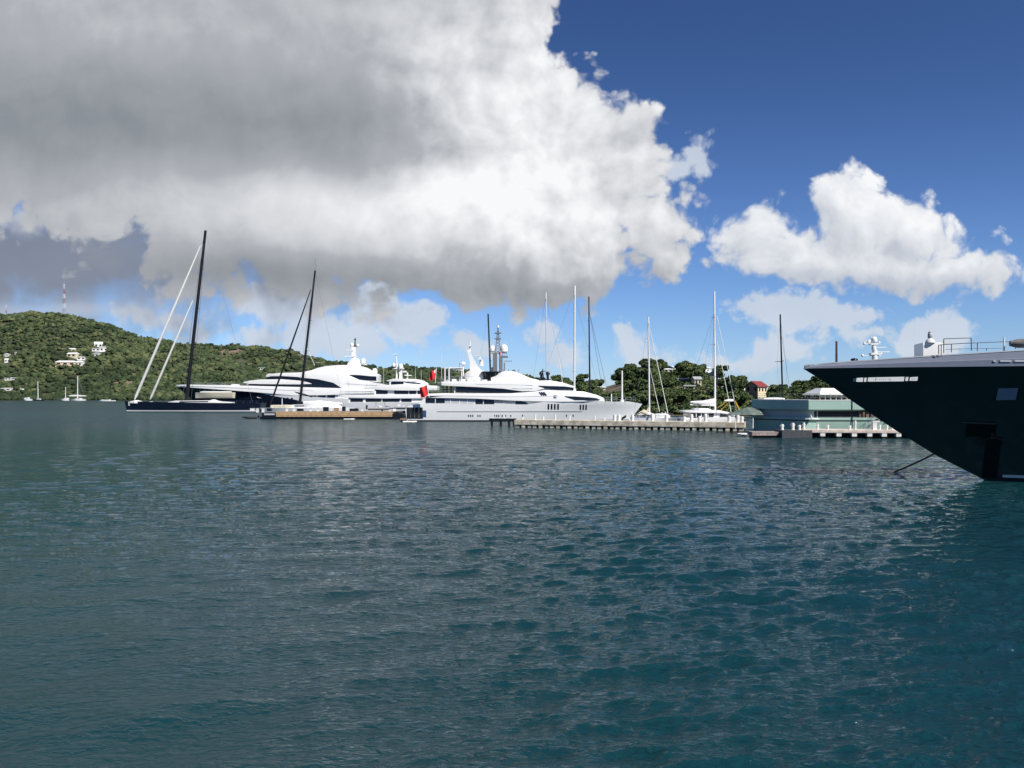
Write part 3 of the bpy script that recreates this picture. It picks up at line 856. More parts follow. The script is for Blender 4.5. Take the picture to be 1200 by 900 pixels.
# ============ the long white motor yacht in the middle
def yacht_white():
    D = 160; f = Fr(473, D, 4.9)
    t = thing('motor_yacht', 'long white three deck motor yacht moored along the concrete pier, bow to the right', 'yacht', f.loc, f.rz)
    X, Z = f.x, f.z
    sheer = lin([(X(473), Z(477)), (X(484), Z(474)), (X(500), Z(472.8)), (X(560), Z(473.8)), (X(618), Z(474)), (X(642), Z(470)), (X(700), Z(469.6)), (X(722), Z(471)), (X(740), Z(470.6)), (X(757), Z(473.6))])
    stem = lin([(-1.2, X(741)), (0, X(744)), (Z(486), X(748)), (Z(473.6), X(757.5)), (Z(469), X(759))])
    stern = lin([(-1.2, X(477)), (0, X(476)), (Z(480), X(474)), (Z(472), X(481))])
    H = Hull(stern, stem, sheer, 4.8, tw=0.86, pb=1.5, pt=2.6, flare=0.16)
    H.build(MB(), ns=90).build('hull', hullw, t)
    mb = MB(); H.panel(mb, X(477.5), X(741), -0.2, 0.28, n=50); mb.build('boot_stripe', antif, t)
    mb = MB(); H.panel(mb, X(512), X(683), lambda x: Z(482.6), lambda x: Z(481.7), n=40, off=0.05, m=1); mb.build('rubbing_strake', greyp, t)
    # side garage, open
    mb = MB(); H.panel(mb, X(475.8), X(495), Z(491), Z(477.5), n=6, off=0.02, sides=(-1,)); dk = mb.build('stern_garage', darkin, t)
    mb = MB()
    for p in (480, 485, 490): H.panel(mb, X(p), X(p + .7), Z(491), Z(477.5), n=1, off=0.06, sides=(-1,))
    mb.build('garage_frame', steel, dk)
    mb = MB(); H.panel(mb, X(495.2), X(499), Z(489), Z(481), n=3, off=0.03); mb.build('tinted_panel', mat('blue_glass', (0.05, 0.10, 0.20), 0.15), t)
    for grp, y0, y1, w in (((642, 645.8, 649.6, 653.4), 480, 473.4, 1.8), ((680.2, 683.6, 687), 480.4, 474.4, 1.6)):
        for p in grp:
            for sg in (1, -1): mb = MB(); H.panel(mb, X(p), X(p + w), Z(y0), Z(y1), n=2, off=0.04, sides=(sg,)); mb.build('hull_window', glass, t)
    for p in (548.6, 551, 553.4, 559.5, 562, 579, 581.5, 584, 588, 592, 598, 612, 664, 672):
        mb = MB(); H.panel(mb, X(p), X(p + 1.1), Z(488.5), Z(486.2), n=2, off=0.04); mb.build('porthole', glass, t)
    mb = MB(); H.panel(mb, X(732), X(737.5), lambda x: Z(493 - (x / f.s - 732 + 473) * .6), lambda x: Z(490 - (x / f.s - 732 + 473) * .6), n=4, off=0.05); mb.build('anchor_pocket', darkin, t)
    mb = MB(); mb.box(X(468), X(477), -3.8, 3.8, 0.35, 0.6); mb.build('bathing_platform', teak, t, False)
    # main deck house
    f.block('main_deck_house', superw, t, [(490, 472.2, 474.5, 4.0), (497, 466, 474.5, 4.25), (520, 465.5, 474.6, 4.3), (600, 466, 475, 4.3), (640, 466, 472, 4.3), (655, 468, 472, 3.8)])
    def side(name, m, rows, sub=None, r=0.02): return f.block(name, m, sub or t, rows, r)
    side('saloon_window', glass, [(498.5, 466.8, 472.2, 4.33), (521, 466.8, 472.6, 4.35)])
    side('side_panel', greyp, [(521.5, 466.8, 472.8, 4.33), (556, 467.6, 473.6, 4.35)])
    side('saloon_window', glass, [(557, 468, 473.8, 4.37), (579, 468.4, 474.6, 4.37)])
    side('side_panel', greyp, [(579.5, 468.6, 474.2, 4.35), (603, 469.4, 474.4, 4.35)])
    side('saloon_window', glass, [(604, 470, 475, 4.37), (612, 470.2, 475, 4.37), (617, 472, 475, 4.37), (620, 474.3, 475.2, 4.37)])
    # wide white belt of the upper deck
    f.block('upper_deck', superw, t, [(493, 463.4, 464.6, 3.6), (497, 461.4, 466, 4.3), (520, 460.6, 466.4, 4.75), (560, 461, 467.2, 4.85), (600, 460.8, 469.4, 4.85), (626, 458.6, 470.2, 4.8), (640, 457, 470.6, 4.7),
             (660, 457.6, 470.8, 4.5), (685, 458.8, 470.4, 4.0), (700, 462.6, 470.4, 3.3), (708, 465.6, 470.2, 2.4), (711, 468, 470, 1.2)], 0.3)
    side('foredeck_window', glass, [(662, 464.2, 464.8, 4.52), (675, 464.7, 468.2, 4.36), (690, 465.6, 469, 3.95), (699, 466.6, 469, 3.5), (704, 468, 469, 3.0)])
    mb = MB()
    for k in range(3):
        for sg in (1, -1):
            x0 = X(631.5 + k * 2.6)
            mb.add([(x0, sg * 4.86, Z(459.3)), (x0 + .2, sg * 4.86, Z(459.3)), (x0 + .75, sg * 4.86, Z(463)), (x0 + .55, sg * 4.86, Z(463)),
                    (x0, sg * 4.6, Z(459.3)), (x0 + .2, sg * 4.6, Z(459.3)), (x0 + .75, sg * 4.6, Z(463)), (x0 + .55, sg * 4.6, Z(463))],
                   [(0, 1, 2, 3), (4, 5, 6, 7), (0, 1, 5, 4), (1, 2, 6, 5), (2, 3, 7, 6), (3, 0, 4, 7)])
    mb.build('side_louvre', darkin, t, False)
    # bridge deck house and roof
    f.block('bridge_deck_house', superw, t, [(532, 451, 461.5, 4.0), (560, 450.5, 462, 4.15), (600, 450.5, 462, 4.15), (640, 450, 460, 4.15), (668, 452, 460, 3.6), (676, 455.5, 460, 2.8)])
    side('bridge_window', glass, [(534, 452.3, 459.6, 4.22), (556, 452.8, 460.4, 4.22), (580, 454, 460.8, 4.22), (600, 455.2, 461, 4.22), (614, 458, 461.6, 4.22), (623, 461, 462, 4.22)])
    mb = MB()
    for p in (541, 548, 556, 566, 577, 588):
        for sg in (1, -1): mb.box(X(p), X(p) + .12, sg * 4.235 - .03, sg * 4.235 + .03, Z(460.4), Z(452.8))
    mb.build('window_mullion', blackp, t, False)
    f.block('sun_deck', superw, t, [(512, 448.2, 449.6, 2.8), (517, 447, 451.6, 4.0), (530, 447, 452.4, 4.6), (560, 446.6, 453.6, 4.75), (590, 446, 455.5, 4.8), (612, 445.8, 458.5, 4.8), (628, 446, 458.4, 4.7),
             (645, 445.6, 452.8, 4.4), (660, 448.2, 452.7, 4.0), (670, 451.4, 453.4, 3.4), (675, 452.7, 453.8, 2.6)], 0.3)
    side('pilot_window', glass, [(629, 451.8, 452.4, 4.68), (640, 452.2, 455.4, 4.5), (655, 452.6, 456.8, 4.2), (668, 453.4, 457, 3.75), (673, 454.4, 457, 3.5)])
    f.block('funnel_fairing', superw, t, [(575, 442, 446.8, 2.6), (581, 440, 446.8, 2.9), (586, 436, 446.8, 3.1), (592, 434.3, 446.8, 3.2), (602, 434.6, 446.5, 3.3), (611, 438, 446.3, 3.3), (622, 443, 446.2, 3.2), (632, 445.2, 446.3, 2.6)], 0.4)
    seam_shade = mat('seam_shade_grey', (.30, .31, .33), .6)
    for nm, rows in (('deck_seam', [(500, 463.7, 463.9, 4.66), (520, 463.6, 463.85, 4.78), (560, 464.2, 464.5, 4.88), (600, 464.8, 465.1, 4.88), (628, 464.4, 464.7, 4.83), (655, 464.0, 464.3, 4.56)]),
                     ('deck_seam', [(521, 449.8, 450.0, 4.2), (560, 450.2, 450.4, 4.78), (600, 450.8, 451.0, 4.83), (624, 451.4, 451.6, 4.80)]), ('deck_seam', [(600, 455.0, 455.15, 4.86), (612, 455.6, 455.8, 4.84), (624, 455.0, 455.2, 4.8)]),
                     ('overhang_shade_strip', [(500, 466.25, 466.7, 4.32), (560, 467.1, 467.6, 4.36), (603, 469.0, 469.4, 4.37)]), ('overhang_shade_strip', [(535, 451.6, 452.1, 4.2), (558, 452.6, 453.0, 4.22), (588, 454.4, 454.8, 4.22)])):  # house strips: shade under the deck overhangs drawn as thin grey lines
        f.block(nm, seam_shade, t, rows, .01)
    for p in (509.5, 527, 538, 547, 566, 590):
        for sg in (1, -1): MB().box(X(p), X(p) + .14, sg * 4.39 - .03, sg * 4.39 + .03, Z(473.4), Z(467.6)).build('side_mullion', superw, t, False)
    # columns and rails of the aft decks
    for p, a, b in ((519, 460.8, 452), (524, 460.8, 452), (529, 460.8, 452)):
        mb = MB(); 
        for sg in (1, -1): mb.tube((X(p), sg * 4.0, Z(a)), (X(p), sg * 4.0, Z(b)), 0.12)
        mb.build('deck_column', blackp, t)
    mb = MB()
    for sg in (1, -1):
        rail(mb, [(X(495), sg * 4.3, Z(461.6)), (X(520), sg * 4.6, Z(460.7)), (X(534), sg * 4.6, Z(460.7))], 1.0)
        rail(mb, [(X(515), sg * 3.8, Z(447)), (X(540), sg * 4.4, Z(446.8)), (X(566), sg * 4.5, Z(446.6))], 1.0)
        rail(mb, [(X(690), sg * 3.9, Z(470)), (X(724), sg * 2.6, Z(471)), (X(748), sg * .9, Z(470.8))], 0.9)
    mb.build('guard_rail', steel, t)
    mb = MB()
    for p, w, h in ((523, 4, 3), (531, 5, 4), (541, 7, 4.2), (550, 6, 4.6), (559, 7, 3.6), (568, 5, 3.0)):
        mb.box(X(p - w / 2), X(p + w / 2), -2.4, 2.4, Z(447), Z(447 - h * .8))
    mb.build('deck_furniture', superw, t, False)
    # hard top on posts
    mb = MB(); mb.box(X(524), X(541), -3, 3, Z(431.2), Z(430)); mb.prism([(X(522), Z(431)), (X(541), Z(434)), (X(541), Z(432.8)), (X(523), Z(429.8))], -2.8, 2.8)
    for p in (525, 540):
        for sg in (1, -1): mb.tube((X(p), sg * 2.6, Z(447)), (X(p), sg * 2.6, Z(430.5)), 0.1)
    mb.build('awning_frame', superw, t)
    mb = MB(); 
    for p in (520.5, 525.3): mb.tube((X(p), -3.2, Z(447)), (X(p), -3.2, Z(430)), 0.13)
    mb.build('signal_post', mastw, t)
    # white swept fin mast
    m1 = f.block('fin_mast', superw, t, [(542.5, 438, 441, .9), (546, 435, 446, 1.5), (552, 432.6, 446, 1.9), (560, 431.6, 446, 1.8), (566, 434, 446, 1.2)], .3)
    MB().prism([(X(549), Z(438)), (X(549.6), Z(424)), (X(546.6), Z(412)), (X(545), Z(409.4)), (X(548), Z(408)), (X(550.6), Z(413)), (X(554.8), Z(421)), (X(559), Z(428)), (X(563.6), Z(434)), (X(562), Z(440))], -.75, .75).build('mast_fin', superw, m1)
    mb = MB(); mb.tube((X(549), 0, Z(411)), (X(549.4), 0, Z(397)), .18, .08); mb.box(X(548), X(551.4), -.5, .5, Z(404), Z(403)); mb.box(X(555), X(560), -.7, .7, Z(416.4), Z(415.4)); mb.box(X(559), X(564), -.7, .7, Z(420.4), Z(419.2))
    mb.tube((X(563), 0, Z(428)), (X(563), 0, Z(420)), .5, .35); mb.tube((X(561), .8, Z(424)), (X(561), .8, Z(416)), .12)
    mb.build('antenna_arms', superw, m1)
    mb = MB(); mb.dome((X(541), 0, Z(426.6)), .55, .7); mb.tube((X(541), 0, Z(446)), (X(541), 0, Z(426.4)), .16); mb.build('radar_post', superw, t)
    # grey lattice mast with domes, dark platform below
    mb = MB(); mb.plan([(X(563.5), -2.4), (X(586), -2.6), (X(588), 0), (X(586), 2.6), (X(563.5), 2.4)], Z(436), Z(434.8)); pf = mb.build('mast_platform', blackp, t, False)
    mb = MB()
    for p in (566, 570, 574, 578, 582):
        for sg in (1, -1): mb.tube((X(p), sg * 2.1, Z(446)), (X(p), sg * 2.1, Z(436)), .14)
    mb.box(X(568), X(580), -1.6, 1.6, Z(446.5), Z(436.2))
    mb.build('platform_leg', blackp, pf)
    lm = mat('mast_grey', (0.16, 0.17, 0.18), .5)
    mb = MB(); mb.box(X(577), X(582), -.7, .7, Z(434.8), Z(412)); mb.box(X(584.6), X(588.6), -.6, .6, Z(434.8), Z(414)); mb.tube((X(585.8), -1, Z(434)), (X(585.8), -1, Z(417)), .16)
    lattice2 = [(X(579.5), Z(412)), (X(582.5), Z(380))]
    for k in range(9):
        a, b = Z(412 - 3.4 * k), Z(412 - 3.4 * (k + 1)); w0, w1 = 1.0 * (1 - k / 10), 1.0 * (1 - (k + 1) / 10); cx = X(583)
        for i in range(4):
            c4 = [(1, 1), (-1, 1), (-1, -1), (1, -1)]
            p, q, r2 = c4[i], c4[(i + 1) % 4], c4[i]
            mb.tube((cx + p[0] * w0 * .6, p[1] * w0 * .6, a), (cx + r2[0] * w1 * .6, r2[1] * w1 * .6, b), .07, .07, 5)
            mb.tube((cx + p[0] * w0 * .6, p[1] * w0 * .6, a), (cx + q[0] * w1 * .6, q[1] * w1 * .6, b), .05, .05, 4)
        if k in (4, 6): mb.box(cx - .7, cx + .7, -.4, .4, b - .12, b + .12)
    mb.box(X(572), X(594), -.5, .5, Z(412.6), Z(411.8))
    mb.box(X(588), X(595), -.4, .4, Z(418), Z(415.6)); mb.box(X(590), X(600), -.15, .15, Z(422.4), Z(421.6)); mb.tube((X(590.8), 0, Z(434)), (X(590.8), 0, Z(424)), .14)
    lt = mb.build('lattice_mast', lm, t, False)
    MB().tube((X(583), 0, Z(381.5)), (X(583), 0, Z(379)), .25).build('top_lamp', domew, lt)
    for p, py, r in ((576.3, 410.6, 3.5), (590.4, 411.4, 4.5), (576.8, 434.2, 2.5)):
        mb = MB(); mb.dome((X(p), 0, Z(py)), r * f.s, 2.1 * r * f.s); mb.build('satellite_dome', domew, t)
    for p in (635.3, 643.2):
        mb = MB(); mb.ball((X(p), 0, Z(437)), 2.6 * f.s); mb.tube((X(p), 0, Z(446)), (X(p), 0, Z(439)), .25); mb.build('black_dome', blackp, t)
    mb = MB(); mb.tube((X(638), 0, Z(446)), (X(637), 0, Z(431)), .16, .08); mb.box(X(635), X(640), -.3, .3, Z(434.5), Z(433.6)); mb.box(X(631), X(647), -1, 1, Z(444.8), Z(443.8)); mb.build('aerial_mast', blackp, t)
    mb = MB(); mb.tube((X(733), 0, Z(471)), (X(733), 0, Z(433.5)), .2, .15); mb.tube((X(733), -.2, Z(471)), (X(733), -.2, Z(468.6)), .4); mb.build('jackstaff', mastw, t)
    MB().tube((X(720.5), .5, Z(471)), (X(720.5), .5, Z(461.5)), .1).build('deck_light', mastw, t)
    mb = MB(); mb.box(X(649.5), X(652.5), -4.78, -4.66, Z(465.6), Z(462.8)); mb.build('crest', greyp, t)
    # whip aerials
    for p, a, b in ((514.5, 447, 401), (536.6, 447, 404), (541.5, 447, 429)):
        MB().tube((X(p), 1.5, Z(a)), (X(p) - .25, 1.5, Z(b)), .06, .035, 5).build('whip_aerial', wirew, t)
    MB().box(X(600), X(604), -.4, .4, Z(434.8), Z(433)).build('horn', blackp, t)
    rr = MB()
    for p in (590, 596, 602, 608): rr.tube((X(p), -2, Z(436)), (X(p), -2, Z(432)), .05)
    rr.build('searchlight_stand', steel, t)
    return f
FC = yacht_white()

def flag(label, px, py, D, pole_top, pole_bot, lean, w, h, cols, name='ensign'):
    s = D / FPX
    t = thing(name, label, 'flag', (WX(px, D), D, WZ(pole_bot, D)))
    z1 = (pole_bot - pole_top) * s
    MB().tube((0, 0, 0), (lean * s, 0, z1), .06).build('flagstaff', mastw, t)
    nx, nz = 12, 9; W_, H_ = w * s, h * s
    def pt(i, j):
        u, v = i / nx, j / nz
        return (lean * s * (1 - .5 * v) - u * W_ * .85, .22 * math.sin(u * 7 + v * 2) * (0.3 + u), z1 * .97 - v * H_ - u * W_ * .5 - .12 * math.sin(u * 5))
    def cloth(i0, i1, j0, j1, nm, m, par, dy=0):
        mb = MB()
        vs = [(pt(i, j)[0], pt(i, j)[1] + dy, pt(i, j)[2]) for i in range(i0, i1 + 1) for j in range(j0, j1 + 1)]
        n = j1 - j0 + 1
        mb.add(vs, [(a * n + b, (a + 1) * n + b, (a + 1) * n + b + 1, a * n + b + 1) for a in range(i1 - i0) for b in range(j1 - j0)])
        return mb.build(nm, m, par)
    cl = cloth(0, nx, 0, nz, 'flag_cloth', cols[0], t)
    if len(cols) > 1: cloth(0, 4, 0, 3, 'canton', cols[1], cl, -.03)
    return t
flag('red ensign on a leaning staff at the stern of the long white yacht', 503, 451, 158.5, 450, 466, -3, 10, 12, [flagr])
flag('red flag with white corner flying from the upper aft deck of the long white yacht', 510, 440, 161, 431, 449, 1.5, 9, 11, [flagr, flagw])
flag('small red and white courtesy flag on the grey lattice mast', 587, 412, 162, 411, 417, 0, 3, 3.6, [flagr], 'courtesy_flag')

# ============ the large dark-sided yacht with the domed white top
def yacht_dark():
    D = 300; f = Fr(440, D, 7.0, True)
    t = thing('motor_yacht', 'huge yacht with black sides and domed white top behind the timber pontoon', 'yacht', f.loc, f.rz)
    X, Z = f.x, f.z
    sheer = lin([(X(472), Z(470)), (X(440), Z(468)), (X(380), Z(466)), (X(300), Z(459.5)), (X(250), Z(456)), (X(197), Z(452.6))][0:])
    stem = lin([(-1, X(226)), (0, X(224)), (Z(470), X(220)), (Z(460), X(211)), (Z(452), X(196.5))])
    stern = lin([(-1, X(466)), (0, X(466)), (Z(468), X(462))])
    H = Hull(stern, stem, sheer, 7.0, tw=.9, pb=1.5, pt=2.4, flare=.2)
    H.build(MB(), ns=70).build('hull', hullw, t)
    mb = MB(); H.panel(mb, X(367), X(198), lambda x: lin([(X(367), Z(473.5)), (X(352), Z(478)), (X(198), Z(478))])(x), lambda x: lin([(X(367), Z(474)), (X(345), Z(468.2)), (X(320), Z(464)), (X(300), Z(459.8)), (X(250), Z(456.6)), (X(198), Z(453.2))])(x), n=50, off=.06, m=5)
    dk = mb.build('black_side', navy, t)
    mb = MB(); H.panel(mb, X(460), X(226), -.2, .3, n=30); mb.build('boot_stripe', antif, t)
    for a, b in ((227.5, 229), (231.5, 237), (239.5, 241), (244, 249), (251.5, 254), (260, 261.5)):
        mb = MB(); H.panel(mb, X(a), X(b), Z(458.4), Z(456.8), n=2, off=.1); mb.build('mooring_opening', wall_w, dk)
    for p in (331, 336, 341):
        mb = MB(); H.panel(mb, X(p), X(p + 2), Z(468.2), Z(466), n=2, off=.1); mb.build('hull_window', glass, dk)
    # white bulwark belt
    f.block('bulwark', superw, t, [(198, 450.9, 452.6, .5), (205, 450.6, 453.2, 2.6), (220, 450.6, 454, 4.4), (260, 451.2, 456.8, 6.0), (300, 452.3, 459.6, 6.9), (345, 453.4, 463.6, 7.05), (380, 454.4, 463, 7.05), (410, 455.2, 462, 7.05), (440, 456.5, 461, 6.8), (446, 458, 460, 6)], .25)
    f.block('lower_house', superw, t, [(300, 458, 466, 5.8), (345, 462, 472, 6.2), (400, 460, 472, 6.3), (436, 460, 470, 6.0)], .1)
    for a, b in ((362, 370), (372, 381), (383, 392), (408, 424)):
        f.block('deck_window', glass, t, [(a, 462.4, 467, 6.38), (b, 462.4, 467, 6.38)], .02)
    f.block('dark_wedge', blackp, t, [(345, 458.8, 459.2, 7.1), (352, 460.2, 462.4, 7.1), (358, 461.8, 463.2, 7.1), (366, 464.6, 465.2, 7.1)], .02)
    # black window band with the white lens
    f.block('mid_house', superw, t, [(286, 448.5, 452.6, 4), (300, 447, 453, 5.4), (340, 441, 454.5, 6.0), (380, 440, 456, 6.2), (405, 442, 457, 6.2), (436, 450, 458, 6.0), (444, 453, 458, 5)], .2)
    f.block('window_band', glass, t, [(289, 449.6, 452, 4.6), (300, 449, 452.5, 5.5), (316, 440.8, 453, 5.9), (330, 440.6, 453.4, 6.1), (350, 441.8, 454, 6.2), (370, 444, 454.6, 6.28), (385, 447.2, 455.4, 6.28), (397, 451.2, 456, 6.28), (403.5, 455.4, 456, 6.28)], .02)
    sm = mat('seam_shade_grey', (.30, .31, .33), .6)
    for p in (322, 331, 341, 352, 366, 378):
        for sg in (1, -1): MB().box(X(p) - .12, X(p) + .12, sg * 6.33 - .03, sg * 6.33 + .03, Z(453.4), Z(443.5 + max(0, p - 350) * .12)).build('window_mullion', blackp, t, False)
    f.block('deck_seam', sm, t, [(206, 452.1, 452.3, 2.9), (220, 452.4, 452.7, 4.5), (260, 453.6, 453.9, 6.08), (300, 455.4, 455.8, 6.96), (345, 457.4, 457.8, 7.1), (436, 458.6, 459.0, 6.9)], .01)
    f.block('deck_seam', sm, t, [(405, 449.4, 449.7, 6.36), (420, 450.4, 450.7, 6.36), (444, 452.4, 452.7, 5.9)], .01)
    f.block('white_lens', superw, t, [(282.5, 447.6, 448.4, 4.4), (290, 446, 449.6, 5.2), (305, 444.6, 450, 6.3), (330, 444.4, 450.3, 6.6), (350, 446, 450.4, 6.6), (360, 448, 450, 6.6), (364.5, 449.4, 449.9, 6.6)], .1)
    f.block('top_house', superw, t, [(309, 439, 441.5, 4.2), (314, 438, 441.4, 5.0), (325, 437, 441, 5.8), (350, 436.4, 442.2, 6.2), (372, 436.5, 444.4, 6.3), (390, 436, 448.4, 6.3), (402, 437, 456, 6.3), (420, 445, 457, 6.3), (446, 450, 456, 5.8), (455, 452.6, 455.4, 5)], .3)
    f.block('dome_roof', superw, t, [(330, 437.2, 438, 3.2), (350, 436, 438, 4), (362, 433.6, 437.6, 4.4), (370, 430.6, 438, 4.6), (380, 428.6, 438, 4.8), (395, 427.4, 440, 4.8), (415, 427.4, 446, 4.8), (425, 430, 447, 4.8), (434, 435.4, 447, 4.8), (440.5, 438.6, 447.6, 4.8), (440.9, 439.4, 440.2, 4.4)], .9)
    f.block('eye_window', glass, t, [(400, 440, 440.5, 4.86), (408, 439, 443, 4.9), (420, 439.4, 445, 4.9), (432, 440.6, 446, 4.9), (440, 441, 446, 4.9)], .02)
    for i, (a, b, y) in enumerate(((415, 452, 452), (420, 459, 457.6))):
        f.block('aft_deck', superw, t, [(a, y, y + 2.4, 5.6), (b, y + .4, y + 1.8, 5.0)], .1)
    # mast
    mb = MB(); mb.block(f.st([(403, 425.4, 428, 1), (407, 419.4, 428, 1.4), (412, 417.4, 428, 1.4), (417, 420, 428, 1.2), (419, 426, 428, .8)]), .3)
    mb.block(f.st([(408, 405, 420, .7), (413, 405.4, 420, .7)]), .1); mb.box(X(414), X(400), -1, 1, Z(417.4), Z(416)); mb.box(X(410), X(402), -.9, .9, Z(410), Z(408.6))
    mb.box(X(426), X(416), -.6, .6, Z(427), Z(425.6))
    mm = mb.build('mast_housing', superw, t)
    mb = MB(); mb.tube((X(411.5), 0, Z(408)), (X(412), 0, Z(394)), .35, .15); mb.box(X(416), X(407.5), -.3, .3, Z(404.8), Z(403.8)); mb.box(X(413), X(410.5), -.2, .2, Z(397), Z(396)); mb.build('mast_pole', blackp, mm)
    for p, y, r in ((408, 405, 2.2), (415.2, 404.8, 1.5), (422, 425.6, 3.1), (435.8, 437.4, 3.1), (422.2, 434.4, 2.3), (446, 0, 0)):
        if r: mb = MB(); mb.dome((X(p), 0 if r != 3.1 else .5, Z(y)), r * f.s, 2.1 * r * f.s); mb.build('satellite_dome', domew, t)
    mb = MB()
    for sg in (1, -1):
        rail(mb, [(X(442), sg * 5.6, Z(453)), (X(408), sg * 6.3, Z(452))], 1.1, .04, 3); rail(mb, [(X(216), sg * 4, Z(450.8)), (X(285), sg * 6.3, Z(451.9))], 1.0, .03, 4)
    mb.build('guard_rail', steel, t)
    MB().box(X(313), X(308), -1, 1, Z(440), Z(437.4)).build('radar_box', superw, t)
    MB().box(X(272), X(265), -1.4, 1.4, Z(452), Z(450)).build('deck_locker', superw, t, False)
    # the cream tender slung in its side bay
    t2 = thing('launch', 'cream launch resting beside the black sided yacht behind the navy sloop', 'boat', (WX(250, 290), 290, 0), math.pi)
    f2 = Fr(250, 290, 0, True); Hh = Hull(lambda z: f2.x(274), lambda z: f2.x(229) - 0, lambda x: f2.z(459.8), 1.9, tw=.9, pb=2, pt=3, zlow=f2.z(466.5), flare=.35)
    Hh.build(MB(), ns=30, ntt=6).build('hull', canv, t2)
    MB().block(f2.st([(236, 459, 460.2, 1.2), (240, 458.6, 460.2, 1.4), (270, 458.6, 460.2, 1.4)]), .1).build('cabin', sailc, t2)
    mb = MB()
    for p in (241, 264): mb.box(f2.x(p + 1), f2.x(p), -.4, .4, 0, f2.z(466))
    mb.build('cradle', blackp, t2, False)
yacht_dark()

# ============ the smaller white yacht between the two
def yacht_mid():
    D = 235; f = Fr(395, D, 4.6)
    t = thing('motor_yacht', 'white yacht with a slim radar mast between the domed yacht and the long white one', 'yacht', f.loc, f.rz)
    X, Z = f.x, f.z
    H = Hull(lambda z: X(397) - .1 * z, lin([(-1, X(530)), (Z(471), X(548))]), lambda x: Z(471.5), 4.6, tw=.9)
    H.build(MB(), ns=40).build('hull', hullw, t)
    mb = MB(); H.panel(mb, X(399), X(529), -.2, .3, n=30); mb.build('boot_stripe', antif, t)
    f.block('main_house', superw, t, [(408, 466, 472, 3.9), (500, 466, 472, 3.9)])
    for a, b in ((410, 425), (428, 446), (448, 468), (470, 482)): f.block('saloon_window', glass, t, [(a, 467.2, 471, 3.96), (b, 467.2, 471, 3.96)], .02)
    f.block('upper_deck', superw, t, [(395, 463.6, 465.2, 3.6), (402, 462.8, 466, 4.3), (450, 462.2, 466.8, 4.5), (520, 462.2, 466.8, 4.4)])
    f.block('upper_house', superw, t, [(438, 456, 463, 3.5), (500, 456, 463, 3.5)])
    for a, b in ((440, 453.5), (461.5, 478), (479, 487), (489, 498)): f.block('bridge_window', glass, t, [(a, 456.6, 461.8, 3.56), (b, 456.6, 461.8, 3.56)], .02)
    f.block('bridge_deck', superw, t, [(424, 454.6, 455.6, 2.4), (436, 453.2, 456.2, 3.6), (448, 451.4, 457, 4.2), (470, 450.2, 457.6, 4.3), (490, 451, 457.6, 4.2), (512, 452, 457, 3.8)], .2)
    f.block('wheelhouse', superw, t, [(455, 447, 452, 2.4), (462, 446, 452, 2.8), (494, 446, 452, 2.8), (500, 449, 452, 2)])
    f.block('wheelhouse_window', glass, t, [(457, 447.6, 450.4, 2.62), (461, 447, 450.6, 2.84), (472, 447, 450.8, 2.86)], .02)
    f.block('wheelhouse_window', glass, t, [(474, 447.8, 448.6, 2.86), (492, 448.8, 450.2, 2.86)], .02)
    f.block('roof', superw, t, [(451, 445.6, 446.4, 1.6), (460, 443.6, 446.8, 3.0), (485, 444, 447, 3.1), (493, 445.4, 447.4, 2.6), (496, 447, 450.6, 2.0)], .2)
    mb = MB(); mb.block(f.st([(465.5, 432, 444.5, .6), (469, 431, 444.5, .6)]), .1); mb.tube((X(462.6), 0, Z(428)), (X(461), 0, Z(413.6)), .28, .14); mb.box(X(458), X(463), -.3, .3, Z(414.8), Z(413.8)); mb.box(X(457), X(471), -.5, .5, Z(431.8), Z(430.6))
    mb.tube((X(462), 0, Z(444)), (X(462.6), 0, Z(427)), .3); mb.box(X(472), X(480), -.8, .8, Z(440), Z(439)); mb.box(X(470), X(474), -.5, .5, Z(436), Z(434)); mb.box(X(474.4), X(476), -.3, .3, Z(444), Z(436))
    mb.build('radar_mast', superw, t)
    for p, y, r in ((467.4, 432, 3.0), (459.2, 429.4, 2.0)):
        mb = MB(); mb.dome((X(p), -.6, Z(y)), r * f.s, 2.1 * r * f.s); mb.build('satellite_dome', domew, t)
    mb = MB()
    for sg in (1, -1): rail(mb, [(X(398), sg * 4, Z(463.4)), (X(438), sg * 4.2, Z(462.5))], 1.1, .035, 2.5); rail(mb, [(X(428), sg * 3, Z(454)), (X(452), sg * 3.8, Z(452))], 1.0, .03, 2)
    mb.build('guard_rail', steel, t)
    for p, a, b in ((446, 450, 431), (484, 445, 430), (491, 446, 433)): MB().tube((X(p), 1, Z(a)), (X(p), 1, Z(b)), .06, .04, 5).build('whip_aerial', wirew, t)
yacht_mid()

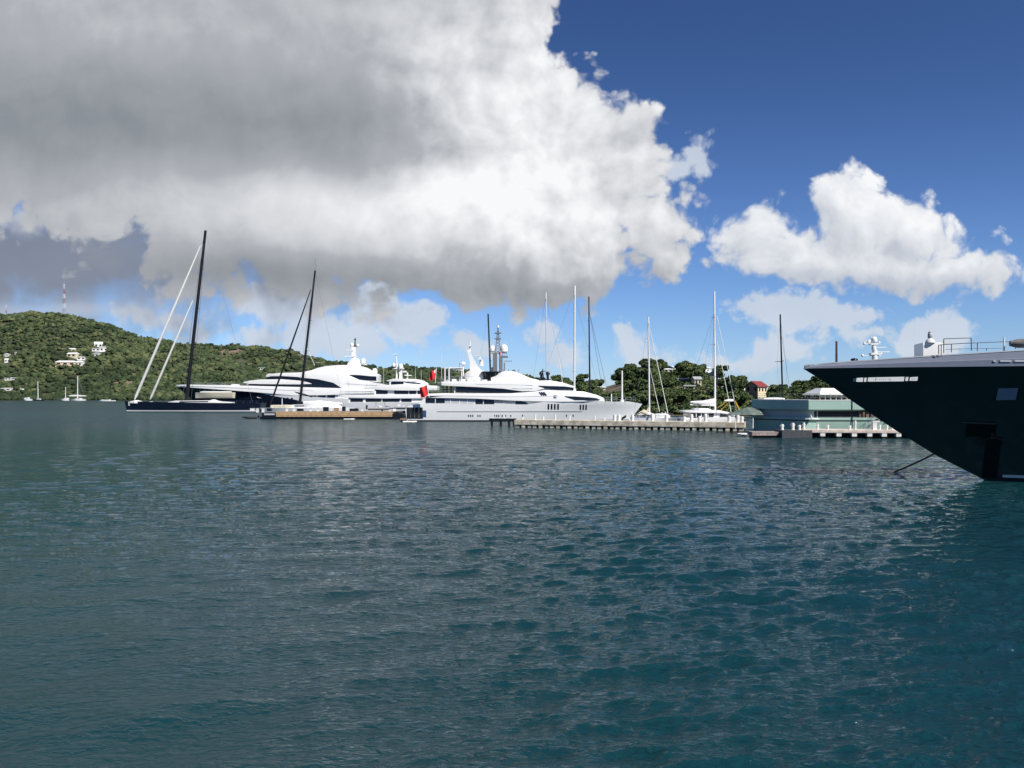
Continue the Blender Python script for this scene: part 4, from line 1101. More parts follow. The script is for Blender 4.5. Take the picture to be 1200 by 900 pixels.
# ============ the big dark green bow on the right
def yacht_green():
    ang = math.atan2(.24, -.97)
    t = thing('superyacht', 'dark green superyacht with a long raked bow and pale grey bulwark at the right edge', 'yacht', (30.5, 49.6, 0), ang)
    zk = lin([(-60, 6.3), (-12, 7.05), (-2, 7.22), (11, 7.3)])      # knuckle
    stem = lin([(-1, -1.0), (0, 0), (1.6, 2.95), (3.1, 5.2), (5.0, 7.85), (6.2, 9.4), (7.35, 11.15), (7.6, 10.9), (9, 10.6)])
    H = Hull(lin([(-1, -56), (7, -60)]), stem, zk, 5.9, tw=.85, pb=1.15, pt=2.1, flare=.42, ct=1.25, smid=.5)
    green = mat('hull_green', (0.015, 0.028, 0.027), 0.14, coat=0.5, var=0.06, scale=.2)
    H.build(MB(), ns=110, ntt=26).build('hull', green, t, ang=50)
    # bulwark: two facets above the knuckle
    grey = mat('bulwark_grey', (0.19, 0.21, 0.26), 0.3, var=.03, coat=.3)
    zt = lin([(-60, 8.6), (-12, 8.75), (-6, 8.45), (-2, 8.22), (4, 7.92), (8, 7.70), (11, 7.50)])
    rs = []
    def ringat(x, k):
        z0, z1 = zk(x) + .012, zt(x); w = max(H.w(min(x, 11.05), zk(x) - .01), .02)
        zm = z0 + (z1 - z0) * .48
        return [(x, w + .03, z0), (x, w - .02, zm), (x, w - .12, zm + .04), (x, max(w - .30, .015), z1), (x, max(w - .42, .01), z1), (x, max(w - .42, .01), z0 + .05)]
    xs = [-60 + 48 * i / 20 for i in range(20)] + [-12 + 23.0 * (1 - (1 - i / 60) ** 1.4) for i in range(61)]
    for sg in (1, -1):
        rows = [[(a, sg * b, c) for a, b, c in ringat(x, 0)] for x in xs]
        mb = MB() if sg == 1 else mb
        mb.rings(rows, cap=True)
    bw = mb.build('bulwark', grey, t, ang=25)
    mb = MB()
    for sg in (1, -1):
        mb.rings([[(x, sg * max(w_, .02), z) for w_, z in ((max(H.w(min(x, 11.05), zk(x) - .01), .02) - .27, zt(x) + .01), (max(H.w(min(x, 11.05), zk(x) - .01), .02) - .27, zt(x) + .07), (max(H.w(min(x, 11.05), zk(x) - .01), .02) - .46, zt(x) + .07), (max(H.w(min(x, 11.05), zk(x) - .01), .02) - .46, zt(x) + .01))] for x in xs])
    mb.build('cap_rail', superw, t)
    mb = MB()
    mb.add([(x, sg * max(H.w(min(x, 11.05), zk(x) - .01) - .4, 0.005), zk(x) + .35) for x in xs for sg in (1, -1)], [(2 * i, 2 * i + 2, 2 * i + 3, 2 * i + 1) for i in range(len(xs) - 1)])
    mb.build('foredeck', teak, t, False)
    # local point on the near side that shows at a column and row of the photograph
    co, si = math.cos(ang), math.sin(ang)
    def find(px, py, over=None):
        x = 3.0
        z = 6.0
        for _ in range(60):
            w = H.w(min(x, 11.0), min(z, zk(x) - .02)) if over is None else over
            gx = 30.5 + x * co - w * si; gy = 49.6 + x * si + w * co
            p = 600 + FPX * gx / gy
            x += (p - px) * gy / FPX * .7
            z = CH - (py - HY) * gy / FPX
        return x, z
    near = 1       # local +y faces the camera for this heading
    def plate(name, m, px0, px1, pyt0, pyb0, pyt1, pyb1, off=.04, parent=t, n=6, mm=3):
        xa, zb_a = find(px0, pyb0); _, zt_a = find(px0, pyt0); xb, zb_b = find(px1, pyb1); _, zt_b = find(px1, pyt1)
        mb = MB(); H.panel(mb, xa, xb, lambda x: zb_a + (zb_b - zb_a) * (x - xa) / (xb - xa), lambda x: zt_a + (zt_b - zt_a) * (x - xa) / (xb - xa), sides=(near,), off=off, n=n, m=mm)
        return mb.build(name, m, parent)
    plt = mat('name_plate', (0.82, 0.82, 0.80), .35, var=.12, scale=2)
    pb_ = plt.node_tree.nodes['Principled BSDF']; pb_.inputs['Emission Color'].default_value = (1, .98, .95, 1); pb_.inputs['Emission Strength'].default_value = 0.42   # glow added to brighten the plate, shaded under the flare
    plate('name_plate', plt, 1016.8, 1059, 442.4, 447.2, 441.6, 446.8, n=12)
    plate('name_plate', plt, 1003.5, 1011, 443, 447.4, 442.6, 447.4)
    plate('name_plate', greyp, 999.5, 1003.3, 443.6, 447, 443, 447.4)
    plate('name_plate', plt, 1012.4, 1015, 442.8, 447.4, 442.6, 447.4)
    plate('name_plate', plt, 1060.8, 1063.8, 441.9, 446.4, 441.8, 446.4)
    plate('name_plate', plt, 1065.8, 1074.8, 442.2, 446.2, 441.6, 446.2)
    # worn, unreadable lettering of the plate: short dark strokes
    for i, (px, pw, a, b) in enumerate(((1025.4, .5, 443.6, 446.4), (1026.2, 1.2, 443.6, 444.3), (1029.5, 1.4, 444.4, 444.9), (1032, 1.2, 444.6, 445.1), (1034.6, 1.5, 444.4, 444.9), (1037.2, 1.0, 444.6, 445.1), (1040.4, 1.0, 443.8, 444.5), (1042.2, .6, 443.8, 446), (1043.6, .9, 445.3, 445.9), (1068, 2.2, 443.8, 444.4), (1071, 1.6, 443.9, 444.4))):
        plate('lettering', blackp, px, px + pw, a, b, a, b, off=.065, n=1, mm=1)
    # pale square shell door
    x0, zb = find(1166, 469); x1, _ = find(1190, 469); _, ztp = find(1178, 454.4)
    fr = plate('shell_door', mat('shell_door_pale', (0.27, 0.28, 0.36), .35, var=.03), 1167, 1190, 455.2, 469, 454.6, 468.6, off=.06)
    for p in ((1190.2, 1191.6),):
        plate('door_edge', blackp, p[0], p[1], 455, 469.4, 455, 469.4, off=.05, parent=fr, n=1)
    # anchor pocket: dark recess plate, top lip, anchor
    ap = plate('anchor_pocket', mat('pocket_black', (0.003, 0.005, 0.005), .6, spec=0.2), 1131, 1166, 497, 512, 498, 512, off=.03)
    plate('pocket_lip', mat('lip_bronze', (0.10, 0.085, 0.07), .4), 1127, 1166, 494.2, 495.4, 496.2, 497.4, off=.10, parent=ap)
    plate('hawse_stain', mat('pocket_black', (0.003, 0.005, 0.005), .6, spec=0.2), 1150, 1168, 512, 560, 512, 560, off=.02, parent=ap, mm=8)
    xa, za = find(1161, 517)
    wv = H.w(xa, za) + .16
    brz = mat('anchor_bronze', (0.035, 0.022, 0.012), .45, metal=.6)
    mb = MB(); mb.tube((xa - .55, wv - .03, za + .10), (xa, wv + .06, za + .26), .07, .09); mb.tube((xa, wv + .06, za + .26), (xa + .55, wv - .03, za + .05), .09, .06); mb.ball((xa, wv, za + .2), .17)
    mb.tube((xa, wv, za + .2), (xa - .05, wv + .05, za + 1.0), .09, .07); mb.tube((xa - .55, wv - .03, za + .10), (xa - .75, wv, za - .1), .1, .03); mb.tube((xa + .55, wv - .03, za + .05), (xa + .75, wv, za - .15), .1, .03)
    mb.build('anchor', brz, t)
    mb = MB(); H.panel(mb, -56, -.9, .25, .42, n=60, off=.04); mb.build('boot_stripe', superw, t)
    mb = MB(); H.panel(mb, -56, -.15, -.4, .18, n=60, off=.02); mb.build('antifouling', antif, t)
    # chrome strips on the bulwark
    def bul(px, py):
        x = 0.
        for _ in range(50):
            w = max(H.w(min(x, 11), zk(x) - .01), .02) + .02
            gx = 30.5 + x * co - w * si; gy = 49.6 + x * si + w * co
            x += (600 + FPX * gx / gy - px) * gy / FPX * .7
        return x, w, CH - (py - HY) * gy / FPX
    for a, b, m in ((1164, 1167, superw), (1172, 1185, superw), (1189, 1215, superw), (1217, 1250, superw)):
        xa, wa, za = bul(a, 424); xb, wb, zb = bul(b, 424)
        MB().rings([[(xa, wa - .1, za), (xa, wa + .03, za), (xa, wa + .03, za + .09), (xa, wa - .1, za + .09)], [(xb, wb - .1, zb), (xb, wb + .03, zb), (xb, wb + .03, zb + .09), (xb, wb - .1, zb + .09)]]).build('fairlead_strip', m, t, False)
    xa, wa, za = bul(948, 430.2); 
    # deck gear: white housing with a lamp, rails, rolled cover, light pole
    def dk(px, py, w):   # a point above the deck at half width w
        x, z = find(px, py, over=w); return x, w, z
    xa, _, z0 = dk(1084, 414, 1.5); xb, _, z1 = dk(1110, 400.5, 1.5)
    mb = MB(); mb.block(sorted([(xb, 7.6, z1, 1.1), (xa, 7.6, z1, 1.1)], key=lambda q: q[0]), .08); mb.box(xb - .25, xb + .1, -1.1, 1.1, z1 - .1, z1 + .04)
    hs = mb.build('deck_housing', superw, t)
    xc, _, zc = dk(1090, 400, 1.0)
    mb = MB(); 
    n = 14
    mb.rings([[(xc + r_ * math.cos(6.2832 * k / n), 1.0 + r_ * math.sin(6.2832 * k / n), z1 - .02 + h_) for k in range(n)] for r_, h_ in ((.30, 0), (.28, .12), (.17, .25), (.12, .28))])
    mb.build('lamp_base', superw, hs)
    mb = MB(); mb.rings([[(xc + r_ * math.cos(6.2832 * k / n), 1.0 + r_ * math.sin(6.2832 * k / n), z1 + h_) for k in range(n)] for r_, h_ in ((.11, .26), (.15, .32), (.15, .55), (.11, .62), (.13, .66), (.05, .74))])
    mb.build('navigation_lamp', greyp, hs)
    rm = mat('rail_dark', (0.10, 0.11, 0.14), .35, metal=.5)
    mb = MB()
    def R3(px, py, w=2.2): return dk(px, py, w)
    mb.path([R3(1106, 414), R3(1106, 397), R3(1138, 396), R3(1138.5, 411)], .028); mb.path([R3(1100, 415), R3(1100, 404.5), R3(1108, 403.6), R3(1128, 402.4), R3(1176, 400.4), R3(1240, 400)], .028)
    mb.path([R3(1108, 409.5), R3(1140, 408.5), R3(1175, 408)], .018)
    for p, a, b in ((1103, 404, 415), (1115, 403.4, 413), (1145.3, 401.6, 411.6), (1156, 408, 411), (1190, 400.4, 409), (1210, 400.4, 409)): mb.tube(R3(p, a), R3(p, b), .025)
    mb.build('guard_rail', rm, t)
    a_ = R3(1176.6, 395.6, 2.6); mb = MB(); mb.tube(a_, (a_[0], a_[1], 8.2), .055); mb.build('light_pole', superw, t)
    mb = MB(); a_ = R3(1183.5, 402.6, 2.9); b_ = (a_[0] - 5.2, 2.9, a_[2] + .02)
    rs = []
    for i in range(13):
        u = i / 12; rr_ = .30 * (1 - max(0, 1 - u * 9) * .45) * (1 + .05 * math.sin(i * 2.3)); cx = a_[0] + (b_[0] - a_[0]) * u
        rs.append([(cx, 2.9 + rr_ * math.cos(6.2832 * k / 14) * 1.1, a_[2] + .0 + rr_ * math.sin(6.2832 * k / 14)) for k in range(14)])
    mb.rings(rs); cv = mb.build('rolled_cover', mat('cover_grey', (0.14, 0.135, 0.13), .8, var=.2, scale=5, bump=.5), t)
    mb = MB()
    for u in (.25, .5, .75): cx = a_[0] + (b_[0] - a_[0]) * u; mb.tube((cx, 2.9, 8.1), (cx, 2.9, a_[2]), .06)
    mb.build('cradle', blackp, cv)
    # decks behind, outside the photograph
    mb = MB(); mb.block([(-54, 6.8, 10.2, 4.6), (-20, 7.2, 10.6, 4.9), (-15, 7.4, 10.2, 4.0), (-13, 7.6, 8.8, 2.6)], .3); mb.build('main_house', superw, t)
    mb = MB(); mb.block([(-50, 8.6, 9.8, 4.68), (-20, 8.9, 10.1, 4.98), (-17, 9.1, 9.9, 4.5)], .02); mb.build('house_window', glass, t)
    mb = MB(); mb.block([(-50, 10.6, 13.2, 4.2), (-24, 10.7, 13.2, 4.3), (-20, 10.8, 12, 3.2)], .3); mb.build('upper_house', superw, t)
    mb = MB(); mb.block([(-46, 11.3, 12.6, 4.28), (-25, 11.4, 12.5, 4.38)], .02); mb.build('house_window', glass, t)
    # mooring line from the bow down into the water
    D1 = 49.5
    a = Vector((WX(1106, 50.4), 50.4, WZ(526, 50.4))); zb = 0.0; D2 = CH * FPX / (552.5 - HY); b = Vector((WX(1044, D2), D2, -0.15))
    m_ = MB(); pts = [a + (b - a) * (i / 14) + Vector((0, 0, -.06 * math.sin(math.pi * i / 14))) for i in range(15)]
    d = (a - Vector((30.5, 49.6, 0))); e = Vector((30.5 + 3.6 * co, 49.6 + 3.6 * si, a.z + .3))
    m_.path([pts[0] + (pts[0] - pts[1]) * .35] + pts, .05, 6)
    # chain look: small alternating links as knots along the line
    for i in range(44):
        p = a + (b - a) * (i / 44) + Vector((0, 0, -.06 * math.sin(math.pi * i / 44))); m_.ball(p, .075, 1.2, 1, .8, 6, 5)
    o = m_.build('mooring_chain', blackp); tag(o, 'dark mooring chain running from the green bow into the water', 'chain')
yacht_green()
# ============ sailing yachts
def sail_yacht(label, px_l, px_r, D, deck_py, mast_px, top_px, top_py, base_py, hullm, mastm, flip, half=2.6, r=(.2, .13), stays=(), lev=(.3, .55, .78), spread=1.8, boom=None, boomm=None,
               name='sailing_yacht', mastname='mast', house=True, sheer_up=0.0, thick_stay=.03, stemrake=2.0, furl=(), stripe=True):
    f = Fr(px_r if flip else px_l, D - half, half, flip)
    L = (px_r - px_l) * f.s
    t = thing(name, label, 'sailing boat', f.loc, f.rz)
    zd = f.z(deck_py)
    H = Hull(lambda z: -0.25 * z, lambda z: L - stemrake + stemrake * max(z, 0) / zd, lambda x: zd + sheer_up * (x / L) ** 2, half, tw=.75, pb=1.6, pt=2.0, flare=.2, smid=.4)
    H.build(MB(), ns=50, ntt=8).build('hull', hullm, t)
    if stripe:
        mb = MB(); H.panel(mb, .1, L - .3, .05, .42, n=40, off=.03); mb.build('boot_stripe', superw, t)
    xm = f.x(mast_px); zt = f.z(top_py); zb = zd if base_py is None else f.z(base_py); xt = f.x(top_px)
    if house:
        MB().block([(xm - L * .28, zd - .1, zd + .35, half * .4), (xm - L * .2, zd - .1, zd + .9, half * .55), (xm + L * .06, zd - .1, zd + .8, half * .5), (xm + L * .14, zd - .1, zd + .2, half * .35)], .2).build('coachroof', superw, t)
        MB().block([(xm - L * .18, zd + .35, zd + .65, half * .56), (xm + L * .03, zd + .35, zd + .6, half * .53)], .02).build('cabin_window', glass, t)
    mz = min(zd, zb)
    MB().tube((xm, 0, mz), (xt, 0, zt), r[0], r[1], 10).build(mastname, mastm, t)
    rk = xt - xm
    mb = MB(); spreaders(mb, xm, mz, zt, spread, lev, rk, .07); mb.build('spreaders', mastm, t)
    mb = MB(); rig(mb, xm, mz, zt, spread, half * .8, thick_stay, lev, rk); mb.build('shrouds', wire, t)
    mb = MB()
    for (ax, ay, bx, by, rr) in stays: mb.tube((f.x(ax), 0, f.z(ay)), (f.x(bx), 0, f.z(by)), rr, rr, 6)
    if stays: mb.build('stays', wire, t)
    for (ax, ay, bx, by, rr, mm) in furl:
        a, b = Vector((f.x(ax), 0, f.z(ay))), Vector((f.x(bx), 0, f.z(by)))
        k = MB(); k.rings([[(p.x + q * math.cos(6.2832 * j / 8), q * math.sin(6.2832 * j / 8), p.z) for j in range(8)] for p, q in ((a, rr * .3), (a + (b - a) * .03, rr), (a + (b - a) * .6, rr * .85), (a + (b - a) * .985, rr * .45), (b, rr * .2))])
        k.build('furled_sail', mm, t)
    if boom:
        (bx0, bx1, by, th, sag) = boom
        x0, x1 = f.x(bx0), f.x(bx1); z = f.z(by); n = 10; rs = []
        for i in range(n + 1):
            u = i / n; h = th * (0.45 + .55 * (1 - abs(2 * u - .8) / 1.3)); x = x0 + (x1 - x0) * u; zz = z + sag * u
            rs.append([(x, .32 * math.cos(a_) * min(1, h * 2), zz + h * .5 * (1 + math.sin(a_))) for a_ in [6.2832 * j / 10 for j in range(10)]])
        MB().rings(rs).build('boom_cover', boomm or sailc, t)
        MB().tube((x0, 0, z - .1), (x1, 0, z - .1 + sag), .13).build('boom', mastm, t)
    mb = MB()
    for sg in (1, -1): rail(mb, [(.6, sg * half * .7, zd), (L * .5, sg * half * .95, zd), (L * .82, sg * half * .55, zd + sheer_up * .6)], .75, .018, 2.2)
    mb.build('guard_rail', steel, t)
    return f, t, H
f, t, H = sail_yacht('navy blue racing sloop with two white furled sails moored left of the pontoon', 139, 302, 261, 472.4, 212, 235, 267, 470, navy, carbon, True, half=4.2, r=(.62, .42), spread=3.2,
    furl=((150.5, 468.5, 229.5, 284, .50, sailc), (169, 468.5, 220.5, 349, .40, sailc)), stays=((235, 268, 291, 472, .03), (150, 468, 234, 275, .02)), sheer_up=.7, stemrake=.6, thick_stay=.05)
zd = f.z(472.4)
mb = MB(); H.panel(mb, f.x(300), f.x(142), .32, .42, n=30, off=.05); mb.build('waterline_stripe', superw, t)
mb = MB(); H.panel(mb, f.x(145.8), f.x(143.6), f.z(475.5), f.z(470.8), n=2, off=.05); mb.build('bow_badge', superw, t)
for a, b, h, w in ((146, 160, 3.0, 1.6), (226, 268, 1.7, 2.4), (166, 175, 1.4, 1.0), (238, 252, 3.8, 1.5), (178, 186, .9, 1.4)):
    MB().block(f.st([(a, 472 - h * .5, 472.6, w * .5), ((a + b) / 2, 472 - h, 472.6, w), (b, 472 - h * .4, 472.6, w * .6)]), .3).build('deck_cover', sailc, t)
f2, t2, H2 = sail_yacht('slim sloop with a raked black mast and black furled sail behind the timber pontoon', 300, 412, 196, 478, 347, 366, 315, 480, hullw, carbon, True, half=2.8, r=(.36, .22), spread=2.2,
    furl=((312, 476, 361, 337, .26, sailk),), stays=((366, 317, 400, 476, .02), (366, 300, 366, 317, .03)), boom=(352, 398, 473.5, 1.0, -.2), thick_stay=.03, lev=(.42, .64))
MB().tube((f2.x(352.5), 0, f2.z(400)), (f2.x(366), .3, f2.z(428)), .06).build('pale_halyard', wirew, t2)
MB().tube((f2.x(325.3), -1, f2.z(478)), (f2.x(325.3), -1, f2.z(467)), .09).build('deck_pole', mastw, t2)
mb = MB(); mb.block(f2.st([(350, 476, 479, .8), (356, 471.5, 479, 1.7), (366, 469.6, 479, 1.9), (380, 471, 479, 1.9), (392, 473, 479, 1.5), (398, 476, 479, 1)]), .5); mb.build('boat_cover', superw, t2)
mb = MB(); mb.block(f2.st([(314, 474.8, 478.2, .7), (330, 474.4, 478.2, 1.5), (345, 475, 478.2, 1.3)]), .2); mb.build('sail_bag', canv, t2)

sail_yacht('sailing yacht with a tall white mast rising behind the bridge of the long white yacht', 590, 672, 200, 477, 641.5, 640.2, 341, None, hullw, mastw, False, half=2.6, r=(.17, .14), spread=1.9, stays=((640.2, 345, 621, 470, .02), (640.4, 350, 670, 475, .02)))
sail_yacht('sailing yacht with the tallest white mast in the middle of the marina', 612, 716, 205, 478, 674, 674.6, 333, None, hullw, mastw, False, half=2.9, r=(.30, .24), spread=2.1, stays=((674.6, 345, 708, 475, .02), (674.6, 336, 626, 474, .02)), furl=((662.5, 468, 654.5, 408, .10, sailc),))
sail_yacht('sailing yacht with a black mast and black stays right of the tallest white mast', 640, 738, 215, 477, 692.6, 691.2, 346, None, navy, carbon, False, half=2.8, r=(.23, .17), spread=2.1, stays=((691.4, 362, 712, 452, .05), (691.4, 360, 706, 448, .05), (712, 452, 716, 476, .03)))
sail_yacht('sailing yacht with a black mast rising behind the grey lattice mast', 530, 640, 205, 478, 576, 571.6, 366.5, None, navy, carbon, True, half=2.8, r=(.26, .2), spread=1.2, stays=((571.8, 368, 552, 470, .015),), lev=(.5,))
f5, t5, H5 = sail_yacht('sailing yacht with a white mast and cream awning at the concrete pier', 744, 800, 141, 489.6, 763.4, 762.2, 370, None, hullw, mastw, False, half=2.0, r=(.15, .12), spread=1.4,
    furl=((785.5, 486, 764, 384, .08, sailc), (775.5, 483, 763.8, 431, .07, sailc)), stays=((762.4, 372, 745, 487, .015),), thick_stay=.015)
mb = MB(); mb.rings([[(f5.x(748.5), -1.7, f5.z(486.6)), (f5.x(748.5), 0, f5.z(485)), (f5.x(748.5), 1.7, f5.z(486.6))], [(f5.x(757), -1.7, f5.z(485.6)), (f5.x(757), 0, f5.z(480)), (f5.x(757), 1.7, f5.z(485.6))], [(f5.x(768.5), -1.7, f5.z(487)), (f5.x(768.5), 0, f5.z(485.4)), (f5.x(768.5), 1.7, f5.z(487))]]); mb.build('awning', canv, t5)
mb = MB()
for p in (749.5, 758, 767.5):
    for sg in (1, -1): mb.tube((f5.x(p), sg * 1.5, f5.z(490)), (f5.x(p), sg * 1.5, f5.z(486)), .04)
mb.build('awning_pole', mastw, t5)
mb = MB(); mb.rings([[(f5.x(760), -.3, f5.z(482)), (f5.x(760), .3, f5.z(482)), (f5.x(760), 0, f5.z(481))], [(f5.x(763), -.3, f5.z(482)), (f5.x(763), .3, f5.z(482)), (f5.x(763), 0, f5.z(475))]]); mb.build('sail_bag', canv, t5)
mb = MB(); mb.block(f5.st([(770, 485.6, 489.6, 1), (774, 484.6, 489.6, 1.3), (783, 485, 489.6, 1.2), (787, 487, 489.6, .8)]), .2); mb.build('sprayhood', superw, t5)
for p, h in ((777, 6), (781, 7)): MB().tube((f5.x(p), -1, f5.z(489.6)), (f5.x(p), -1, f5.z(489.6 - h)), .1).build('winch_post', mastw, t5)
sail_yacht('sailing yacht with a tall black mast standing behind the mint green yacht', 890, 962, 122, 492, 922.6, 919, 367, None, navy, carbon, False, half=1.8, r=(.14, .11), spread=2.0, stays=((919.4, 385, 932, 466, .02),), lev=(.55,), thick_stay=.012)
sail_yacht('sailing yacht whose rust brown mast shows above the green bow', 960, 1030, 150, 490, 985.4, 985.4, 399, None, hullw, rustp, False, half=2.0, r=(.26, .2), spread=1.2, stays=(), lev=(.2,), thick_stay=.012)

# white motor yacht hidden behind the bow except for its radar mast
def radar_yacht():
    D = 132; f = Fr(1012, D, 3.6)
    t = thing('motor_yacht', 'white yacht whose radar mast shows above the green bow', 'yacht', f.loc, f.rz)
    X, Z = f.x, f.z
    H = Hull(lambda z: -.1 * z, lin([(-1, X(1240)), (5, X(1265))]), lambda x: 3.2, 3.6); H.build(MB(), ns=40).build('hull', hullw, t)
    MB().block([(X(1016), 3.0, 6.0, 2.9), (X(1180), 3.0, 6.0, 2.9), (X(1200), 3.0, 4, 2)], .2).build('main_house', superw, t)
    MB().block([(X(1018), 4.2, 5.3, 2.97), (X(1170), 4.2, 5.3, 2.97)], .02).build('saloon_window', glass, t)
    MB().block([(X(1024), 6.0, 8.6, 2.4), (X(1110), 6.0, 8.6, 2.4), (X(1130), 6.0, 7, 1.6)], .2).build('upper_house', superw, t)
    MB().block([(X(1030), 8.6, 10.2, 1.4), (X(1045), 8.6, 10.2, 1.4)], .2).build('mast_base', superw, t)
    mb = MB(); mb.tube((X(1036.5), 0, 10), (X(1036.5), 0, Z(408)), .55, .42, 12); mb.tube((X(1035.6), 0, Z(408)), (X(1035.6), 0, Z(400)), .4, .3, 12)
    mb.tube((X(1033), 0, Z(400)), (X(1032.6), 0, Z(389.5)), .1, .05)
    for y, a, b in ((415.4, 1021, 1044), (411, 1036, 1054.5), (405.6, 1036, 1050), (401.2, 1023, 1042)): mb.box(X(a), X(b), -.18, .18, Z(y + .45), Z(y - .45))
    for p, y in ((1022, 415.4), (1044, 413), (1024, 401), (1042, 400), (1029, 399), (1040, 414)): mb.ball((X(p), 0, Z(y)), .22, 1, 1, 1.4, 8, 6)
    mb.box(X(1031), X(1042), -.5, .5, Z(414.5), Z(412.5)); mb.box(X(1030.5), X(1039), -.4, .4, Z(402.6), Z(400.6))
    mb.build('radar_mast', superw, t)
    mb = MB(); mb.dome((X(1036), 0, Z(399.6)), .52, 1.0); mb.build('satellite_dome', domew, t)
    mb = MB(); mb.dome((X(1031.5), .3, Z(400.6)), .34, .7); mb.build('satellite_dome', domew, t)
    MB().ball((X(1012), 0, Z(420.5)), .5, 1.3, 1, .6).build('black_dome', blackp, t)
radar_yacht()

# ============ catamaran at the pier end
def catamaran():
    D = 125; f = Fr(802, D, 3.6)
    t = thing('catamaran', 'large white sailing catamaran with a curved cabin roof at the end of the concrete pier', 'sailing boat', f.loc, f.rz)
    X, Z = f.x, f.z
    for sg in (1, -1):
        mb = MB(); rs = []
        for px, w, zt in ((803, .35, 492), (810, .7, 490.6), (830, .85, 489.6), (850, .8, 488.8), (862, .5, 488.4), (871, .06, 488.6)):
            x = X(px); rs.append([(x, sg * 2.9 + w, Z(zt)), (x, sg * 2.9 + w * .8, .2), (x, sg * 2.9, -.5), (x, sg * 2.9 - w * .8, .2), (x, sg * 2.9 - w, Z(zt))])
        mb.rings(rs, True, True); mb.build('hull', hullw, t)
    f.block('bridge_deck', superw, t, [(805, 489.6, 494, 2.6), (850, 489, 494, 2.6), (861, 489.5, 492, 2.4)])
    f.block('saloon', superw, t, [(822, 483.6, 490, 2.6), (850, 483.6, 490, 2.7), (862, 488, 490, 2.3)], .2)
    f.block('saloon_window', glass, t, [(811, 484.2, 488.8, 2.66), (838, 484.2, 488.6, 2.72)], .02)
    f.block('saloon_window', glass, t, [(845.6, 485.6, 488.4, 2.82), (852, 485.6, 488.4, 2.74), (860, 487.6, 488.6, 2.5)], .02)
    mb = MB()
    for p in (817, 823, 831):
        for sg in (1, -1): mb.box(X(p), X(p) + .12, sg * 2.7 - .03, sg * 2.7 + .03, Z(489), Z(484))
    mb.build('window_post', superw, t, False)
    f.block('cabin_roof', superw, t, [(804.5, 481.8, 483.2, 2.2), (812, 481.2, 483.8, 2.8), (830, 480.8, 484, 3.0), (845, 481, 484.2, 3.0), (855, 483, 485.4, 2.9), (862, 485.6, 487, 2.7), (867, 488.2, 489.2, 2.2)], .15)
    f.block('fly_deck', superw, t, [(818, 479.6, 481.4, 1.4), (822, 478.6, 481.4, 1.8), (834, 478.8, 481.4, 1.8), (838, 480.6, 481.4, 1.4)])
    MB().tube((X(844.8), 0, Z(481)), (X(844), 0, Z(338)), .17, .13, 10).build('mast', mastw, t)
    mb = MB(); spreaders(mb, X(844.8), Z(481), Z(338), 2.0, (.28, .55, .78), X(844) - X(844.8), .06); mb.build('spreaders', mastw, t)
    mb = MB(); 
    for sg in (1, -1):
        mb.path([(X(840), sg * 3.3, Z(490)), (X(844.5), sg * 2.0, Z(441)), (X(844), 0, Z(361))], .016, 5); mb.path([(X(833), sg * 3.3, Z(484)), (X(827), sg * 2.9, Z(429)), (X(843.6), 0, Z(364))], .014, 5)
    mb.build('shrouds', wire, t)
    for ax, ay, bx, by, rr in ((871, 484, 847, 367, .06), (865, 487, 847, 398, .055)):
        MB().tube((X(ax), 0, Z(ay)), (X(bx), 0, Z(by)), rr, rr * .7).build('furled_sail', sailc, t)
    MB().tube((X(874.5), -.2, Z(483)), (X(868.5), -.2, Z(470)), .13, .10).build('yellow_sail_cover', yellow, t)
    mb = MB(); rs = []
    for px, a, b, w in ((815, 470.6, 472.4, .2), (820, 470, 473.6, .4), (830, 469.4, 474.6, .5), (838, 468, 475, .5), (843, 467, 474.6, .45), (845.5, 466.6, 472, .3)):
        rs.append([(X(px), w * math.cos(q), Z((a + b) / 2) + (Z(a) - Z(b)) / 2 * math.sin(q)) for q in [6.2832 * j / 10 for j in range(10)]])
    mb.rings(rs).build('boom_sail', sailc, t)
    MB().tube((X(815), 0, Z(474.6)), (X(844.6), 0, Z(476)), .1).build('boom', mastw, t)
    f.block('sun_awning', superw, t, [(826, 474.6, 475.6, 1.6), (843, 474, 475.4, 1.6)], .05)
    MB().tube((X(838.6), 0, Z(481)), (X(838.6), 0, Z(475)), .08).build('awning_post', mastw, t)
    mb = MB(); mb.path([(X(847), -.5, Z(478)), (X(857), -.5, Z(471))], .035); mb.path([(X(850), -.5, Z(482)), (X(860), -.5, Z(472.5))], .035); mb.build('halyard', yellow, t)
    f.block('foredeck_sail_cover', sailc, t, [(856, 469, 470.4, .3), (862, 467.6, 470.6, .5), (868, 468, 470.2, .4)], .1)
    mb = MB()
    for sg in (1, -1): rail(mb, [(X(812), sg * 3.3, Z(490.4)), (X(868), sg * 3.1, Z(488.5))], .7, .015, 1.6)
    mb.build('guard_rail', steel, t)
catamaran()

# ============ concrete pier, pontoon and dock
conc = mat('pier_concrete', (0.52, 0.46, 0.36), .9, var=.28, scale=.9, bump=.3, col2=(0.66, 0.60, 0.49))
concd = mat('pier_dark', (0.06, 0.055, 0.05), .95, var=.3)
pink = mat('dock_pale', (0.58, 0.50, 0.44), .9, var=.14, scale=1.2, bump=.3)
boll = mat('bollard_white', (0.72, 0.71, 0.68), .6, var=.10, scale=2)
def seg(p0, p1, W):
    """frame along a quay front: u along, v back"""
    a = Vector((p0[0], p0[1], 0)); b = Vector((p1[0], p1[1], 0)); L = (b - a).length
    return a, L, math.atan2(b.y - a.y, b.x - a.x)
PA, PB = (WX(603, 131), 131), (WX(872, 118), 118)
a, L, rz = seg(PA, PB, 4)
pier = thing('pier', 'weathered cream concrete pier on dark piles in front of the long white yacht', 'pier', a, rz)
MB().box(0, L, 0, 4.2, .46, 1.3).build('deck', conc, pier, False)
